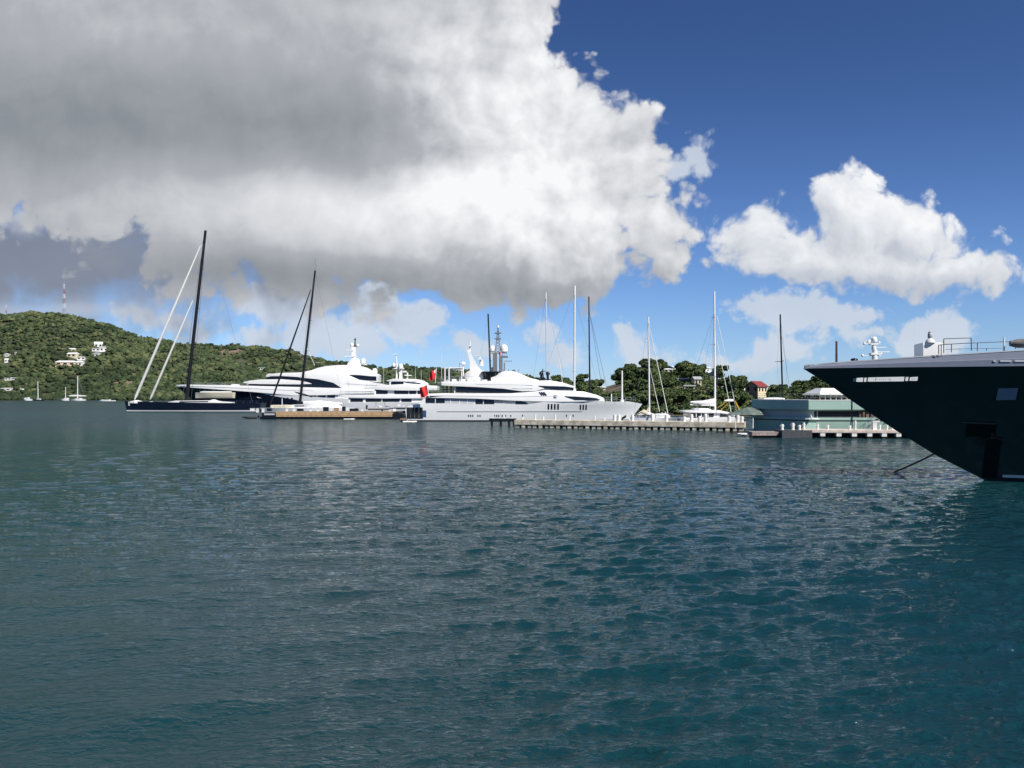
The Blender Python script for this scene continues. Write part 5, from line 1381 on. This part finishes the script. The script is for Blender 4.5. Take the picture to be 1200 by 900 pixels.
MB().box(0, L, -.16, -.01, .50, 1.26).build('fascia_beam', conc, pier, False)
MB().box(.4, L - .4, .9, 3.9, -1.5, .45).build('shade_dark_core', concd, pier, False)
n = int(L / 1.0)
for k in range(min(n, 44)):
    x = .3 + (L - 1.0) * k / (min(n, 44) - 1)
    jt = ((k * 37) % 11 - 5) * .02
    MB().box(x + jt, x + .60 + jt * .5, -.1 + abs(jt), .8, -1.5, .455).build('pile', conc, pier, False)
# gaps between the piles: the core behind is coloured dark in place of shade
sp = thing('jetty', 'short dark jetty on black posts left of the concrete pier', 'jetty', (WX(573, 139), 139, 0), R(-4))
MB().box(0, 4.8, 0, 3, .9, 1.25).build('deck', blackp, sp, False)
for x in (.3, 1.9, 3.4, 4.3): MB().box(x, x + .42, .1, .5, -1.2, .89).build('post', blackp, sp, False)
for x in (.6, 2.6, 4.0): MB().box(x, x + .25, 1, 1.3, 1.26, 1.8).build('bollard', boll, sp, False)
def bollard(label, x, y, z, r, h, group, kind=0):
    t = thing('bollard', label, 'bollard', (x, y, z), 0, group)
    mb = MB(); n_ = 12
    mb.rings([[(q * math.cos(6.2832 * k / n_), q * math.sin(6.2832 * k / n_), zz) for k in range(n_)] for q, zz in ((r * 1.15, 0), (r * 1.15, .06), (r, .07), (r, h * .92), (r * .9, h))])
    mb.build('post', boll, t)
    mb = MB(); mb.tube((-r * 1.5, 0, h * .7), (r * 1.5, 0, h * .7), .05); mb.build('cross_bar', boll, t)
    return t
def along(px, p0, p1):
    # point of the quay front seen at column px
    (x0, y0), (x1, y1) = p0, p1; k = (px - 600) / FPX
    s_ = (k * y0 - x0) / ((x1 - x0) - k * (y1 - y0)); return x0 + (x1 - x0) * s_, y0 + (y1 - y0) * s_
blist = [(612.5, .5, 'slim'), (627.5, .9, 'slim'), (637, .6, 'slim'), (651, .9, 'slim'), (668, .8, 'slim'), (697.5, .8, 'slim'), (709, .5, 'slim'), (721, 1.0, 'fat'), (726, 1.0, 'fat'), (742, 1.0, 'fat'), (765.4, 1.2, 'fat'),
         (782, 1.1, 'fat'), (803, .8, 'fat'), (811.5, 1.2, 'fat'), (821, .9, 'fat'), (828, 1.3, 'fat'), (856, 1.0, 'fat'), (866, 1.2, 'fat'), (871, .9, 'fat')]
PL = {612: 'leftmost slim white bollard on the concrete pier', 628: 'tall slim white bollard, second from the left end of the concrete pier', 637: 'short slim white bollard below the first hull windows of the long white yacht',
      651: 'tall slim white bollard below the four tall hull windows', 668: 'slim white bollard between the two groups of tall hull windows', 698: 'slim white bollard just right of the three tall hull windows', 709: 'short slim white bollard left of the close pair of stout ones',
      721: 'left one of the close pair of stout white bollards under the yacht bow', 726: 'right one of the close pair of stout white bollards under the yacht bow', 742: 'stout white bollard under the bow tip of the long white yacht',
      765: 'stout white bollard in front of the mast with the cream awning', 782: 'stout white bollard in front of the furled sail of the awning yacht', 803: 'low white bollard at the left end of the catamaran', 812: 'tall white bollard before the left window of the catamaran',
      821: 'low white bollard left of a tall one before the catamaran cabin', 828: 'tallest white bollard before the middle of the catamaran cabin', 856: 'stout white bollard before the right end of the catamaran', 866: 'tall white bollard near the right tip of the concrete pier', 871: 'last white bollard at the right tip of the concrete pier'}
for px, h, k in blist:
    x, y = along(px, PA, PB)
    lab = PL[round(px)]; g = 'bollards on the concrete pier'
    bollard(lab, x, y + .7, 1.3, .12 if k == 'slim' else .26, h, g)
# timber pontoon
D = 177
po = thing('pontoon', 'tan timber pontoon with a black waterline in front of the black sided yacht', 'pontoon', (WX(305, D), D, 0), 0)
s_ = D / FPX; Lp = (460 - 305) * s_
MB().box(3.6, Lp, 0, 6, .55, 1.55).build('timber_face', tanw, po, False)
mb = MB(); 
for z in (.82, 1.2): mb.box(3.7, Lp - .1, -.05, -.005, z, z + .035)
mb.build('plank_seam', mat('seam_brown', (.22, .14, .08), .9), po, False)
MB().box(-.2, Lp + .5, .3, 6, -.6, .54).build('float', blackp, po, False)
MB().box(3.4, Lp + .2, -.02, 6.1, 1.56, 1.75).build('deck', mat('deck_worn', (.34, .27, .19), .9, var=.2), po, False)
MB().box(.3, 3.5, .1, 5.5, .2, 1.5).build('mooring_block', blackp, po, False)
MB().box(.9, 3.3, -.08, .08, .9, 1.3).build('pale_board', greyp, po, False)
MB().box(Lp, Lp + 2.6, -.1, 5, -.4, 1.2).build('end_fender', blackp, po, False)
for x in (1.2, 4.2): pass
QL = {301: 'square white bollard at the far left end of the timber pontoon', 308: 'square white bollard second from the left end of the timber pontoon', 336: 'square white bollard left of the raked black mast on the pontoon', 344: 'square white bollard just beside the foot of the raked black mast',
      364: 'left square white bollard of the pair right of the black mast', 372: 'right square white bollard of the pair right of the black mast', 424: 'small square white bollard near the right end of the timber pontoon'}
for px, w, h in ((301, .5, .9), (307.5, .5, .9), (335.5, .45, .75), (344, .5, .75), (363.5, .5, .8), (372, .5, .8), (424, .4, .7)):
    t = thing('bollard', QL[round(px)], 'bollard', (WX(px, D), D + .5, 1.5 if px < 320 else 1.75), 0, 'square bollards on the timber pontoon')
    MB().box(-w / 2, w / 2, -.25, .25, 0, h).build('post', boll, t, False); MB().box(-w / 2 - .05, w / 2 + .05, -.3, .3, h + .003, h + .08).build('cap', boll, t, False)
# things lying about on the pontoon
def clutter():
    r2 = random.Random(4); k = 0
    for px, w, h, m, nm, lab in ((296, .9, .6, superw, 'crate', 'white crate leftmost on the pontoon'), (316, 1.1, .6, blackp, 'crate', 'low black crate on the pontoon left of the black mast'), (352, 1.4, .5, blackp, 'crate', 'low black crate on the pontoon right of the black mast'),
                             (382, 1.2, .9, blackp, 'crate', 'black crate in the middle of the pontoon'), (394, 1.0, .7, teak, 'crate', 'brown crate in the middle of the pontoon'), (403, .7, 1.0, blackp, 'crate', 'tall narrow black crate on the pontoon'),
                             (415, 2.0, .55, blackp, 'crate', 'long low black crate towards the right end of the pontoon')):
        t = thing(nm, lab, 'crate', (WX(px, 180), 180, 1.75))
        MB().box(-w / 2, w / 2, -.4, .4, 0, h).build('body', m, t, False); MB().box(-w / 2 - .04, w / 2 + .04, -.44, .44, h + .003, h + .07).build('lid', m, t, False)
clutter()
# grey inflatable tenders at the right end of the pontoon
def tender(label, px, D, L, z, m, rz, canopy=None):
    t = thing('inflatable_tender', label, 'boat', (WX(px, D), D, z), rz)
    mb = MB(); pts = [(-L / 2, -.75), (L * .2, -.75), (L * .38, -.5), (L / 2, 0), (L * .38, .5), (L * .2, .75), (-L / 2, .75)]
    mb.path([(x, y, .45 + max(0, x - L * .2) * .12) for x, y in pts], .26, 10); mb.build('tube', m, t)
    mb = MB(); mb.rings([[(-L / 2, -.6, .4), (-L / 2, 0, 0), (-L / 2, .6, .4)], [(L * .25, -.6, .4), (L * .25, 0, 0), (L * .25, .6, .4)], [(L * .45, -.05, .5), (L * .45, 0, .35), (L * .45, .05, .5)]]); mb.build('hull', superw, t)
    if L < 4: t.scale = (1, L / 4 + .1, .6)
    else: mb = MB(); mb.box(-.3, .4, -.3, .3, .4, 1.3); mb.box(-1.3, -.8, -.5, .5, .4, .9); mb.build('console', superw, t, False)
    mb = MB(); mb.box(-L / 2 - .5, -L / 2 - .1, -.2, .2, .2, 1.2); mb.build('outboard', blackp, t, False)
    if canopy:
        mb = MB(); mb.block([(-1.2, 1.9, 2.05, .8), (1.1, 1.9, 2.05, .8)], .05); c_ = mb.build('canopy', canopy, t)
        mb = MB()
        for x in (-1.1, 1.0):
            for y in (-.7, .7): mb.tube((x, y, .5), (x, y, 1.92), .03)
        mb.build('canopy_pole', steel, c_)
    return t
lg = mat('hypalon_grey', (.30, .31, .33), .7)
tender('grey inflatable tender with an olive canopy above the right end of the pontoon', 446, 184, 6.0, 1.9, lg, 0, mat('olive', (.12, .13, .04), .8))
tender('black tubed tender at the right end of the pontoon', 462, 180, 5.0, 1.0, blackp, R(12))
tender('pale grey tender with console between the pontoon and the long white yacht', 468, 190, 6.5, 2.0, lg, R(180), None)
tender('small white tubed dinghy floating under the stern of the long white yacht', 480, 158, 2.6, -.25, superw, 0)
tender('small white dinghy under the timber pontoon face', 409, 175.5, 2.2, -.3, superw, 0)
tender('black dinghy beside the left end of the timber pontoon', 293, 181, 3.2, .0, blackp, R(200))

# ============ mint green yacht behind the right dock
mint = mat('mint_paint', (0.31, 0.45, 0.39), .35, coat=.3, var=.04, scale=.4)
mintd = mat('mint_boot', (0.02, 0.045, 0.045), .5)
warmgrey = mat('deckhouse_grey', (0.52, 0.52, 0.51), .5, var=.05)
def mint_yacht():
    t = thing('motor_yacht', 'mint green yacht with a dark window band and white awning behind the right dock', 'yacht', (40, 104, 0), 0)
    K = (-.1, -.5); Q = (-5.4, 6.2)
    def pl(ins, x0=0.0, bow=38.0, by=4.5):
        # plan outline: raked stern quarter, straight side, bow to the right
        return [(K[0] + x0 + ins, K[1] + ins), (bow * .55, K[1] + ins), (bow * .8, 1.2 + ins * .5), (bow, by), (bow * .8, 8.2 - ins), (bow * .5, 10 - ins), (Q[0] + x0 + ins * .5 + 2, 10.2 - ins), (Q[0] + x0 + ins, Q[1] + 1.0)]
    s = 103.5 / FPX; Z = lambda py: CH - (py - HY) * s
    def lay(name, m, ins, z0, z1, x0=0., bow=38., par=t, ins2=None):
        p0, p1 = pl(ins, x0, bow), pl(ins if ins2 is None else ins2, x0, bow)
        return MB().rings([[(x, y, z0) for x, y in p0], [(x, y, z1) for x, y in p1]]).build(name, m, par, False)
    lay('hull', mint, .35, -.6, Z(493.6), ins2=.0)
    lay('dark_belt', mintd, -.04, Z(493.6) + .003, Z(492.2))
    lay('lower_bulwark', mint, .0, Z(492.2) + .003, Z(489.4))
    md = lay('deckhouse', warmgrey, .7, Z(489.4) + .003, Z(480) - .003, bow=34)
    lay('upper_bulwark', mint, 0., Z(480), Z(469.4), bow=17.5)
    lay('cap_rail', superw, -.05, Z(469.4) + .003, Z(468.6), bow=17.7)
    lay('lower_foredeck', mint, .5, Z(480) - .2, Z(479), bow=33)
    def sidebox(name, m, px0, px1, y0, y1, off, par=t):
        D = 103.5 + .7; x0, x1 = WX(px0, D) - 40, WX(px1, D) - 40
        return MB().box(x0, x1, K[1] + .7 - off, K[1] + .7 - off + .06, Z(y1), Z(y0)).build(name, m, par, False)
    sidebox('window_band', mat('smoked_glass', (.03, .033, .04), .12, var=.1), 958.5, 1006, 481.2, 489, .05)
    sidebox('door_opening', darkin, 954, 957, 480.6, 489.2, .08)
    sidebox('window_band', darkin, 1007, 1033, 481.4, 489, .06)
    sidebox('window_band', mat('smoked_glass', (.03, .033, .04), .12), 1034, 1056, 482, 489.2, .05)
    # stern quarter: columns, openings
    d = Vector((Q[0] + 1.05 - K[0], Q[1] + .3 - K[1])); Ls = d.length; d.normalize(); nrm = Vector((d.y, -d.x)); nrm = nrm if nrm.y < 0 else -nrm
    def quarter(name, m, u0, u1, z0, z1, off, par=t, base=.7):
        a = Vector((K[0] + base, K[1] + base)) + d * (u0 * Ls) ; b = Vector((K[0] + base, K[1] + base)) + d * (u1 * Ls)
        return MB().plan([(a.x + nrm.x * off, a.y + nrm.y * off), (b.x + nrm.x * off, b.y + nrm.y * off), (b.x - nrm.x * .1, b.y - nrm.y * .1), (a.x - nrm.x * .1, a.y - nrm.y * .1)], z0, z1).build(name, m, par, False)
    quarter('stern_opening', darkin, .86, .92, Z(490), Z(480.8), .05)
    for u in (.24, .70): quarter('stern_window', glass, u, u + .06, Z(483.4), Z(480.6), .05)
    quarter('stern_locker', greyp, .36, .50, Z(489.4), Z(487.2), .25)
    # green striped awning over the left quarter
    aw = MB(); aw.rings([[(-8.6, 5, Z(487.6)), (-8.6, 9, Z(487.6)), (-8.6, 7, Z(487))], [(-6.2, 4.2, Z(487.4)), (-6.2, 9, Z(487.4)), (-6.2, 7, Z(478.4))], [(-4.6, 4.2, Z(487.4)), (-4.6, 9, Z(487.4)), (-4.6, 7, Z(477.6))]])
    aw.build('green_awning', mat('awning_green', (.12, .16, .14), .8, var=.35, scale=2), t, False)
    mb = MB()
    for p, q in ((-8.3, 5.2), (-6.0, 4.6)): mb.tube((p, q, .8), (p, q, Z(487.5)), .08)
    mb.build('awning_post', mastw, t)
    # rails, top deck things
    mb = MB(); rail(mb, [(K[0] + .2, K[1] + .2, Z(468.6)), (16.5, K[1] + .3, Z(468.6))], .85, .02, 1.3, 3); rail(mb, [(K[0] + .2, K[1] + .2, Z(468.6)), (Q[0] + .4, Q[1], Z(468.6))], .85, .02, 1.3, 3); mb.build('guard_rail', mat('rail_greenish', (.12, .15, .13), .5), t)
    mb = MB(); mb.block([(.6, Z(469), Z(467.4), 1.3), (2.6, Z(469), Z(466.6), 1.5), (3.6, Z(469), Z(467.6), 1.2)], .2)
    o = mb.build('deck_cushion', superw, t); o.location = (-4.5, 7.5, .1)
    D = 106; xa, xb = WX(956, D) - 40, WX(1000, D) - 40
    mb = MB(); y0, y1 = .6, 6.0; ze, zr = Z(462.8), Z(454.6)
    mb.rings([[(xa - .2, y0 - .4, ze), (xb + .2, y0 - .4, ze), (xb + .2, y1, ze), (xa - .2, y1, ze)], [(xa - .2, y0 - .4, ze + .15), (xb + .2, y0 - .4, ze + .15), (xb + .2, y1, ze + .15), (xa - .2, y1, ze + .15)], [(xa + .75, y0 + 1.2, zr), (xb - 1.7, y0 + 1.2, zr), (xb - 1.7, y0 + 3.4, zr), (xa + .75, y0 + 3.4, zr)]])
    aw = mb.build('white_awning', mat('awning_white', (.78, .78, .76), .8), t, False)
    mb = MB(); n_ = 7
    for i in range(n_ + 1):
        x = xa + (xb - xa) * i / n_
        for y in (y0, y1 - .3): mb.tube((x, y, Z(469)), (x, y, ze), .055)
    for z in (Z(466), Z(464.6)): mb.tube((xa, y0, z), (xb, y0, z), .03)
    mb.build('awning_post', warmgrey, aw)
    mb = MB(); mb.box(xa + .5, xb - .6, 3.2, 5, Z(469), Z(464.6)); mb.build('deck_bar', mat('bar_dark', (.07, .07, .075), .6), t, False)
    MB().ball((xa + 4.5, 2.8, zr + .2), .3, 1.6, 1, .6).build('red_cover', flagr, t)
    # things on the lower deck: davit, ladder, people-size shapes are crates and cushions
    D = 103.2; px = lambda p: WX(p, D) - 40
    mb = MB(); mb.path([(px(999.5), K[1] - .06, Z(469)), (px(999.5), K[1] - .12, Z(501))], .06); mb.build('fender_line', blackp, t)
    mb = MB()
    for k, (p, w, h) in enumerate(((1010, 1.0, .7), (1013.5, .5, 1.0), (1018, .9, 1.1), (1023, .7, .8), (1027, 1.0, .6))): mb.box(px(p), px(p) + w * .5, .25 - .2 * (k % 2) - .3, .1, Z(489.4), Z(489.4) + h)
    mb.build('deck_gear', mat('gear_brown', (.11, .07, .05), .7, var=.4, scale=2), t, False)
    for p in (1053, 1059.5): MB().tube((px(p), K[1] + .3, Z(501.4)), (px(p), K[1] - .05, Z(501.4)), .09).build('porthole', darkin, t)
    mb = MB(); mb.path([(px(944), K[1] - .2, Z(491)), (px(952), K[1] - .3, Z(490.6)), (px(960), K[1] - .3, Z(491))], .05); mb.path([(px(951), K[1] - .3, Z(490.6)), (px(950), K[1] - .3, Z(486))], .07); mb.build('passerelle_post', superw, t)
    # sloping sides of the stern platform
    mb = MB(); mb.rings([[(px(941), K[1] - .35, .9), (px(962), K[1] - .35, .9), (px(962), K[1] + .3, .9), (px(941), K[1] + .3, .9)], [(px(948), K[1] - .2, Z(495.2)), (px(956), K[1] - .2, Z(495.2)), (px(956), K[1] + .3, Z(495.2)), (px(948), K[1] + .3, Z(495.2))]])
    mb.build('canvas_dodger', mint, t, False)
mint_yacht()
gp = thing('gangway', 'sloping gangway up to the mint green yacht', 'gangway', (WX(1018, 101.5), 101.8, 1.06), 0)
MB().add([(0, -.1, 0), (1.4, -.1, 1.2), (1.4, .6, 1.2), (0, .6, 0), (0, -.1, .09), (1.4, -.1, 1.3), (1.4, .6, 1.3), (0, .6, .09)], [(0, 1, 2, 3), (4, 5, 6, 7), (0, 1, 5, 4), (1, 2, 6, 5), (2, 3, 7, 6), (3, 0, 4, 7)]).build('walkway', steel, gp, False)
mb = MB()
for y in (-.1, .6): mb.path([(0, y, 0), (0, y, .95), (1.4, y, 2.2), (1.4, y, 1.2)], .03)
mb.build('handrail', steel, gp)

DA, DB = (WX(941, 99), 99.0), (WX(1108, 97), 97.0)
a, L, rz = seg(DA, DB, 3)
dk = thing('dock', 'pale concrete dock with white pile heads beside the mint green yacht', 'dock', a, rz)
MB().box(0, L, 0, 3.0, .62, 1.06).build('deck', pink, dk, False)
MB().box(.05, L, -.10, -.005, .70, .98).build('fascia_beam', pink, dk, False)
MB().box(.2, L, 1.1, 2.9, -1.2, .61).build('shade_dark_core', concd, dk, False)  # dark colour of the core stands for shade under the deck
k = 0
for px in (944, 964, 983, 1001, 1019, 1036, 1053, 1069, 1085):
    x, y = along(px, DA, DB); u = math.hypot(x - DA[0], y - DA[1])
    MB().box(u - .3, u + .3, -.12, .7, .22, .615).build('pile_head', boll, dk, False)
    MB().box(u - .18, u + .18, .0, .5, -1.2, .21).build('pile', concd, dk, False)
for px, h, lab in ((961, .75, 'leftmost white bollard on the pale dock'), (973, .6, 'short white bollard second from the left on the pale dock'), (999, .55, 'short white bollard left of the tall one on the pale dock'), (1005.5, 1.15, 'tallest white bollard on the pale dock'), (1034.5, .65, 'white bollard right of the wide service pedestal'), (1043, .7, 'white bollard just left of the potted palm'), (1049, .6, 'white bollard just right of the potted palm'), (1067, .9, 'rightmost white bollard on the pale dock near the green bow')):
    x, y = along(px, DA, DB)
    bollard(lab, x, y + .8, 1.06, .13, h, 'bollards on the pale dock')
x, y = along(1028, DA, DB)
t = thing('service_pedestal', 'wide white service pedestal at the foot of the gangway on the pale dock', 'pedestal', (x, y + .8, 1.06))
MB().box(-.25, .25, -.2, .2, 0, 1.0).build('cabinet', boll, t, False); MB().box(-.3, .62, -.25, .25, 1.003, 1.14).build('cap', boll, t, False)
# end of the dock, in front of the stern; shade painted in as dark colour
b = thing('dock', 'low dock end painted dark for shade, with big white bollards left of the pale dock', 'dock', (WX(878, 101), 99.6, 0), R(-2))
MB().box(3.6, 7.4, -.6, 2.6, -.2, .98).build('end_block', mat('block_shade', (.055, .06, .07), .8, var=.15), b, False)
MB().box(0, 3.5, .2, 2.6, .25, .72).build('deck', mat('deck_shade', (.30, .25, .23), .9, var=.2), b, False)
MB().box(.2, 3.5, .5, 2.4, -.6, .249).build('float', blackp, b, False)
for px, h, r_, lab in ((916.5, .75, .2, 'leftmost big white bollard on the low dark dock end'), (929, .9, .21, 'tall thick white bollard in the middle of the dark dock end'), (936.8, .65, .17, 'shortest white bollard on the dark dock end'), (942, .95, .15, 'slim tall white bollard at the right edge of the dark dock end')):
    bollard(lab, WX(px, 100), 100, .98, r_, h, 'big bollards on the dark dock end')
for px, h in ((866.5, 1.1), (872.5, .7), (876.5, 1.0)): pass
tender('low white launch moored at the tip of the concrete pier', 877, 104.5, 2.6, -.1, superw, R(185))
tender('short white dinghy right of the low launch at the dark dock', 889.5, 102.5, 1.2, -.2, superw, R(180))
# potted palm on the dock
x, y = along(1046, DA, DB)
t = thing('potted_palm', 'small green potted palm between two bollards on the pale dock', 'plant', (x, y + 1.2, 1.06))
mb = MB(); mb.rings([[(q * math.cos(6.2832 * k / 10), q * math.sin(6.2832 * k / 10), z) for k in range(10)] for q, z in ((.16, 0), (.22, .35), (.24, .36))]); mb.build('pot', boll, t)
mb = MB()
for k in range(14):
    an = 6.2832 * k / 14; pts = [(0, 0, .35), (.2 * math.cos(an), .2 * math.sin(an), .8), (.42 * math.cos(an), .42 * math.sin(an), .85), (.55 * math.cos(an), .55 * math.sin(an), .65)]
    for p_, q_ in zip(pts[:-1], pts[1:]): mb.tube(p_, q_, .05, .03, 4)
mb.build('fronds', mat('frond_green', (.05, .11, .03), .8), t)

# ============ small boats lying off the left shore
sail_yacht('small dark hulled sailing boat at anchor off the left shore', 37, 49.5, 752, 468.2, 43.3, 43, 447, None, navy, mastw, True, half=1.8, r=(.35, .25), spread=.8, house=True, stripe=False, thick_stay=.03)
sail_yacht('white sailing boat with a long white boom awning at anchor off the left shore', 78.5, 98.5, 748, 467.8, 89.3, 89.6, 440.6, None, hullw, mastw, True, half=2.2, r=(.40, .3), spread=.9, thick_stay=.05, boom=(79.6, 99.4, 464.4, 1.5, 0), stripe=False, stays=((90, 443, 97, 464, .12),))
sail_yacht('white boat with a short mast just left of the boat with the boom awning', 67, 80, 760, 467.4, 75.4, 75.4, 453.8, None, hullw, mastw, True, half=2.0, r=(.3, .25), spread=.7, stripe=False, thick_stay=.03)
def launch(label, px0, px1, D, dpy, cab):
    f = Fr(px1, D, 1.5, True); t = thing('motor_boat', label, 'boat', f.loc, f.rz); L = (px1 - px0) * f.s; zd = f.z(dpy)
    Hull(lambda z: 0, lambda z: L - 1.5 + 1.5 * max(z, 0) / zd, lambda x: zd, 1.5).build(MB(), ns=20, ntt=5).build('hull', hullw, t)
    if cab: MB().block([(L * .25, zd, zd + cab, 1.0), (L * .6, zd, zd + cab, 1.0), (L * .75, zd, zd + cab * .3, .8)], .2).build('cabin', superw, t); MB().block([(L * .3, zd + cab * .4, zd + cab * .8, 1.04), (L * .58, zd + cab * .4, zd + cab * .8, 1.04)], .02).build('cabin_window', glass, t)
launch('small white cabin boat left of the dark hulled anchored boat', 25, 36, 758, 467.6, 1.6)
launch('low white boat midway between the anchored boats and the navy sloop', 111.5, 134, 690, 469, .6)
def ladd(): pass
